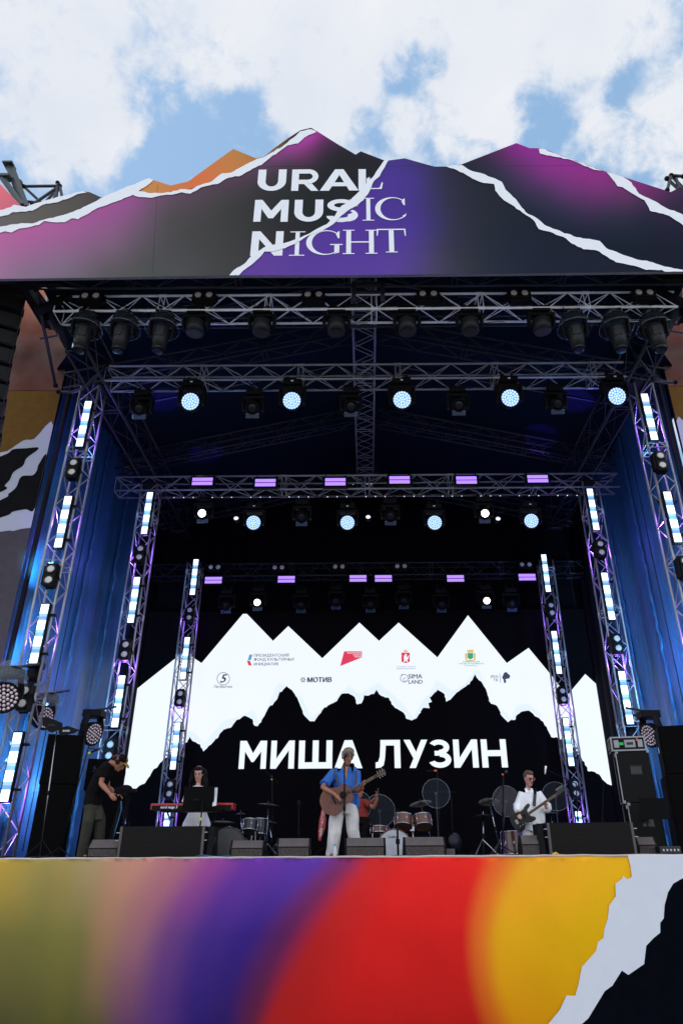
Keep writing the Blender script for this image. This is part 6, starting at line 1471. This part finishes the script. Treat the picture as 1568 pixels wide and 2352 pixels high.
# bass guitar
p_b, p_h = cb(905,925,-.24), cb(1425,565,-.30)
g = thing('bass_guitar','glossy black electric bass held by the bassist','guitar'); Lg = guitar_frame(g, p_b, p_h); s1 = Lg/.82
ol = outline([(-.22,-.02),(-.2,.09),(-.12,.135),(-.02,.11),(.05,.095),(.13,.125),(.20,.13),(.20,.085),(.12,.05),(.12,-.04),(.17,-.09),(.16,-.13),(.08,-.13),(-.0,-.10),(-.10,-.16),(-.19,-.13)])
MB().prism([V((x*s1,-.02,z*s1)) for x, z in ol],(0,.045,0)).build('guitar_body', M['gblack'], g, bevel=.01)
MB().box((.40*s1,-.028,0),(.62*s1,.02,.045)).build('neck', M['rosew'], g, bevel=.004)
b = MB()
for i in range(18): b.box(((.12+.55*(1-2**(-i/12))*1.55)*s1,-.040,0),(.0035,.002,.043))
b.build('fret', M['brass'], g)
b = MB()
for i in range(4): b.box((.27*s1,-.043,-.015+i*.010),(.86*s1,.0015,.0015))
b.build('string', M['alud'], g, whole=True)
hd = MB().prism([V((x*s1,-.02,z)) for x, z in ((.70,-.022),(.73,-.03),(.86,-.02),(.88,.0),(.86,.045),(.76,.05),(.70,.022))],(0,.02,0)).build('headstock', M['gblack'], g)
b = MB()
for i in range(4): b.cyl(((.73+i*.035)*s1,-.01,.05),((.73+i*.035)*s1,-.01,.08),.009,8)
b.build('tuning_peg', M['chrome'], hd); MB().box((.03,-.024,0),(.03,.008,.08)).build('pickup', M['black'], g); MB().box((-.13*s1,-.024,0),(.05,.012,.07)).build('bridge', M['chrome'], g)
b = MB()
for i in range(3): b.cyl(((-.02-i*.05)*s1,-.02,-.085*s1),((-.02-i*.05)*s1,-.035,-.085*s1),.010,10)
b.build('knob', M['chrome'], g)

# --- drummer in red with phone
YD = 15.3
def cd(cx, cy, dy=0): return at(673.7+cx*.15625, 1684.3+cy*.15625, YD+dy)
P = person('person in rust red t-shirt holding up a phone behind the singer', (cd(980,1500).x, YD, DZ))
hc = cd(950,850,.0); fr = Fr(hc,(.9,-.35,.0),(0,0,1),1.0); neck = cd(955,935,.02)
shR, elR, wrR = cd(1040,1000,-.05), cd(1180,1095,-.12), cd(1235,960,-.25); shL, elL, wrL = cd(960,1000,.1), cd(1120,1050,.1), cd(1205,950,-.1)
hip = cd(985,1260,.02)
b = MB(); head(b, fr); b.loft([neck+V((0,0,-.07)), neck, fr.p(0,-.02,-.09)],[.055,.048,.048],n=12)
b.loft([hip, hip+V((0,0,.22)), neck+V((0,0,-.2)), neck+V((0,0,-.07))],[(.14,.1),(.12,.09),(.15,.1),(.1,.07)],side=(1,0,0),n=14)
arm(b, shR, elR, wrR,.045,.038,.025); arm(b, shL, elL, wrL,.045,.038,.025)
hand(b, wrR,(-.0,.0,1),(-1,-.3,0),(-.3,-1,0),.4,1.0); hand(b, wrL,(.2,-.2,1),(1,0,0),(0,-1,0),.4,1.0)
for s in (-1,1): b.loft([hip+V((s*.08,0,0)), V((hip.x+s*.08,YD,DZ+.45)), V((hip.x+s*.08,YD,DZ+.06))],[.09,.06,.045],n=10); b.loft([V((hip.x+s*.08,YD,DZ+.05)),V((hip.x+s*.08,YD-.16,DZ+.03))],[.04,.03],n=8)
b.build('body', M['skind'], P, remesh=.0075, org=P.location); face(P, fr)
b = MB(); b.loft([hip+V((0,0,.0)), hip+V((0,0,.22)), neck+V((0,0,-.2)), neck+V((0,0,-.07)), neck+V((0,0,-.03))],[(.165,.12),(.15,.115),(.18,.13),(.16,.10),(.065,.06)],side=(1,0,0),n=18)
sleeve(b, shR-V((.02,0,0)), elR, .62,.07,.065); sleeve(b, shL, elL, .62,.07,.065); b.build('tshirt', M['tred'], P, remesh=.011, org=P.location)
b = MB(); b.loft([hip+V((0,0,.04)),hip+V((0,0,-.1))],[(.17,.13),(.17,.13)],side=(1,0,0),n=16)
for s in (-1,1): b.loft([hip+V((s*.08,0,0)), V((hip.x+s*.08,YD,DZ+.45)), V((hip.x+s*.08,YD,DZ+.07))],[.11,.09,.08],n=12)
b.build('trousers', M['tblack'], P, remesh=.012, org=P.location)
MB().ell(fr.p(0,-.026,.035),(.086,.1,.1),fr.rot(),n=16,m_=10).build('hair', M['hairk'], P, smooth=True, org=P.location)
pp = cd(1243,865,-.27); o = thing('phone','black phone held up by the person in red','phone',pp); MB().box((0,0,0),(.02,.085,.15)).build('phone_body', M['gblack'], o, bevel=.008); MB().box((-.012,0,0),(.003,.075,.138)).build('phone_screen', M['lensdark'], o)

# --- man in cap, bending over
YM = 13.5
def cm(cx, cy, dy=0): return at(cx*.1953, 1531+cy*.1953, YM+dy)
P = person('stagehand in black cap, black t-shirt and olive trousers bending over a camera', (cm(1060,2200).x, YM, DZ))
hc = cm(1425,1130,-.05); fr = Fr(hc,(.78,-.25,-.75),(.55,-.1,.85),1.08); neck = cm(1290,1130,-.02)
shR, elR, wrR = cm(1225,1215,-.13), cm(1190,1375,-.18), cm(1295,1495,-.28); shL, elL, wrL = cm(1255,1200,.17), cm(1270,1420,.12), cm(1380,1500,-.05)
hip = cm(1095,1590,.03); kR_, kL_ = cm(1040,1830,-.05), cm(1180,1800,.10); aR_, aL_ = cm(960,2200,.02), cm(1185,2120,.22)
b = MB(); head(b, fr); b.loft([neck+V((-.03,0,-.05)), neck+V((.02,0,0)), fr.p(0,-.03,-.07)],[.065,.055,.055],n=12)
b.loft([hip, hip.lerp(neck,.4)+V((-.03,0,0)), hip.lerp(neck,.8), neck],[(.1,.15),(.1,.14),(.11,.17),(.06,.06)],side=(1,0,0),n=16)
arm(b, shR, elR, wrR,.056,.046,.031); arm(b, shL, elL, wrL,.05,.042,.03)
hand(b, wrR, (.75,-.1,-.65), (0.3,.5,-.5), (.6,-.5,.6), .35, 1.08); hand(b, wrL, (1,-.2,-.3), (0,0,-1), (0,-1,0), .5, 1.05)
for k_, a_ in ((kR_,aR_),(kL_,aL_)): b.loft([hip, k_, V((a_.x,a_.y,DZ+.08))],[.09,.06,.042],n=12); b.loft([V((a_.x-.03,a_.y,DZ+.05)),V((a_.x+.16,a_.y-.05,DZ+.035))],[.045,.035],n=8)
b.build('body', M['skind'], P, remesh=.0075, org=P.location); face(P, fr)
b = MB(); b.loft([hip+V((0,0,-.07)), hip+V((0,0,.12)), hip.lerp(neck,.42)+V((-.035,0,0)), hip.lerp(neck,.72)+V((-.02,0,0)), hip.lerp(neck,.93), neck+V((0.01,0,0))],[(.15,.17),(.15,.17),(.155,.18),(.15,.20),(.11,.15),(.062,.065)],side=(1,0,0),n=20)
sleeve(b, shR, elR, .58,.092,.085); sleeve(b, shL, elL, .55,.09,.08); b.ell(shR,(.10,.10,.10)); b.ell(shL,(.10,.10,.10)); b.build('tshirt', M['tblack'], P, remesh=.011, org=P.location)
b = MB(); b.loft([hip+V((0,0,.05)),hip+V((0,0,-.1))],[(.135,.155),(.15,.165)],side=(1,0,0),n=18)
for k_, a_ in ((kR_,aR_),(kL_,aL_)): b.loft([hip+V((0,(k_.y-hip.y)*.6,-.04)), hip.lerp(k_,.55), k_, k_.lerp(V((a_.x,a_.y,DZ)),.6), V((a_.x,a_.y,DZ+.04))],[.125,.115,.10,.085,.08],n=14)
b.build('trousers', M['olive'], P, remesh=.012, org=P.location)
MB().box(kL_.lerp(hip,.25)+V((.05,-.115,.0)),(.13,.035,.17),Matrix.Rotation(-.15,3,'Y')).build('cargo_pocket', M['olive'], P, bevel=.012, org=P.location)
b = MB(); b.ell(fr.p(0,-.035,.02),(.088,.105,.09),fr.rot(),n=14,m_=10)
for i in range(14):
    c0 = fr.p(rnd.uniform(-.03,.03),-.10,.03); b.loft([c0,c0+V((-.03,rnd.uniform(-.02,.02),.03)),c0+V((-.08,rnd.uniform(-.03,.03),.01)),c0+V((-.10,rnd.uniform(-.03,.03),-.03))],[.016,.02,.014,.005],n=6)
b.build('hair', mat('auburn_hair',(.10,.042,.02),.6,bump=1,bscale=30), P, remesh=.007, org=P.location)
b = MB(); b.ell(fr.p(0,-.012,.055),(.092,.108,.085),fr.rot(),n=16,m_=10); b.build('cap', M['tblack'], P, smooth=True, org=P.location)
MB().loft([fr.p(0,.09,.055),fr.p(0,.15,.045),fr.p(0,.175,.035)],[(.07,.006),(.06,.006),(.03,.005)],side=fr.r,n=10).build('cap_visor', M['plast'] if 0 else mat('yellow_visor',(.30,.26,.02),.7), P, smooth=True, org=P.location)
b = MB(); b.lathe([(.03,-.015),(.042,-.01),(.042,.015),(.0,.02)],fr.p(.085,-.005,-.01),fr.r,14); b.loft([fr.p(.085,0,0),fr.p(.09,-.0,.07),fr.p(.05,0,.125),fr.p(0,0,.145)],.010,n=6); b.build('headphones', M['black'], P, org=P.location)
b = MB()
for dx, dz, w_ in ((1120,1185,.05),(1130,1205,.035),(1110,1230,.025)): b.box(cm(dx,dz,-.145)+V((-.01,0,0)),(w_,.004,.012),Matrix.Rotation(-.9,3,'Y'))
b.build('shirt_print', M['alud'], P, org=P.location)
o = thing('video_camera','black video camera in a rain sleeve on a tripod by the capped man','camera',cm(1440,1480,-.02)); b = MB(); b.box((0,0,0),(.26,.16,.16)); b.ell((.05,0,.05),(.13,.1,.08)); b.cyl((.12,0,0),(.24,-.02,.02),.05,14); b.build('camera_body', M['tblack'], o, remesh=.012)
b = MB(); zb_ = DZ-o.location.z
for dx, dy in ((-.2,.1),(.22,.1),(0,-.28)): b.cyl((0,0,-.08),(dx,dy,zb_+.01),.014,8)
b.build('tripod', M['blackm'], o); MB().ell((.25,-.02,.02),(.01,.04,.04)).build('lens', M['lensdark'], o)
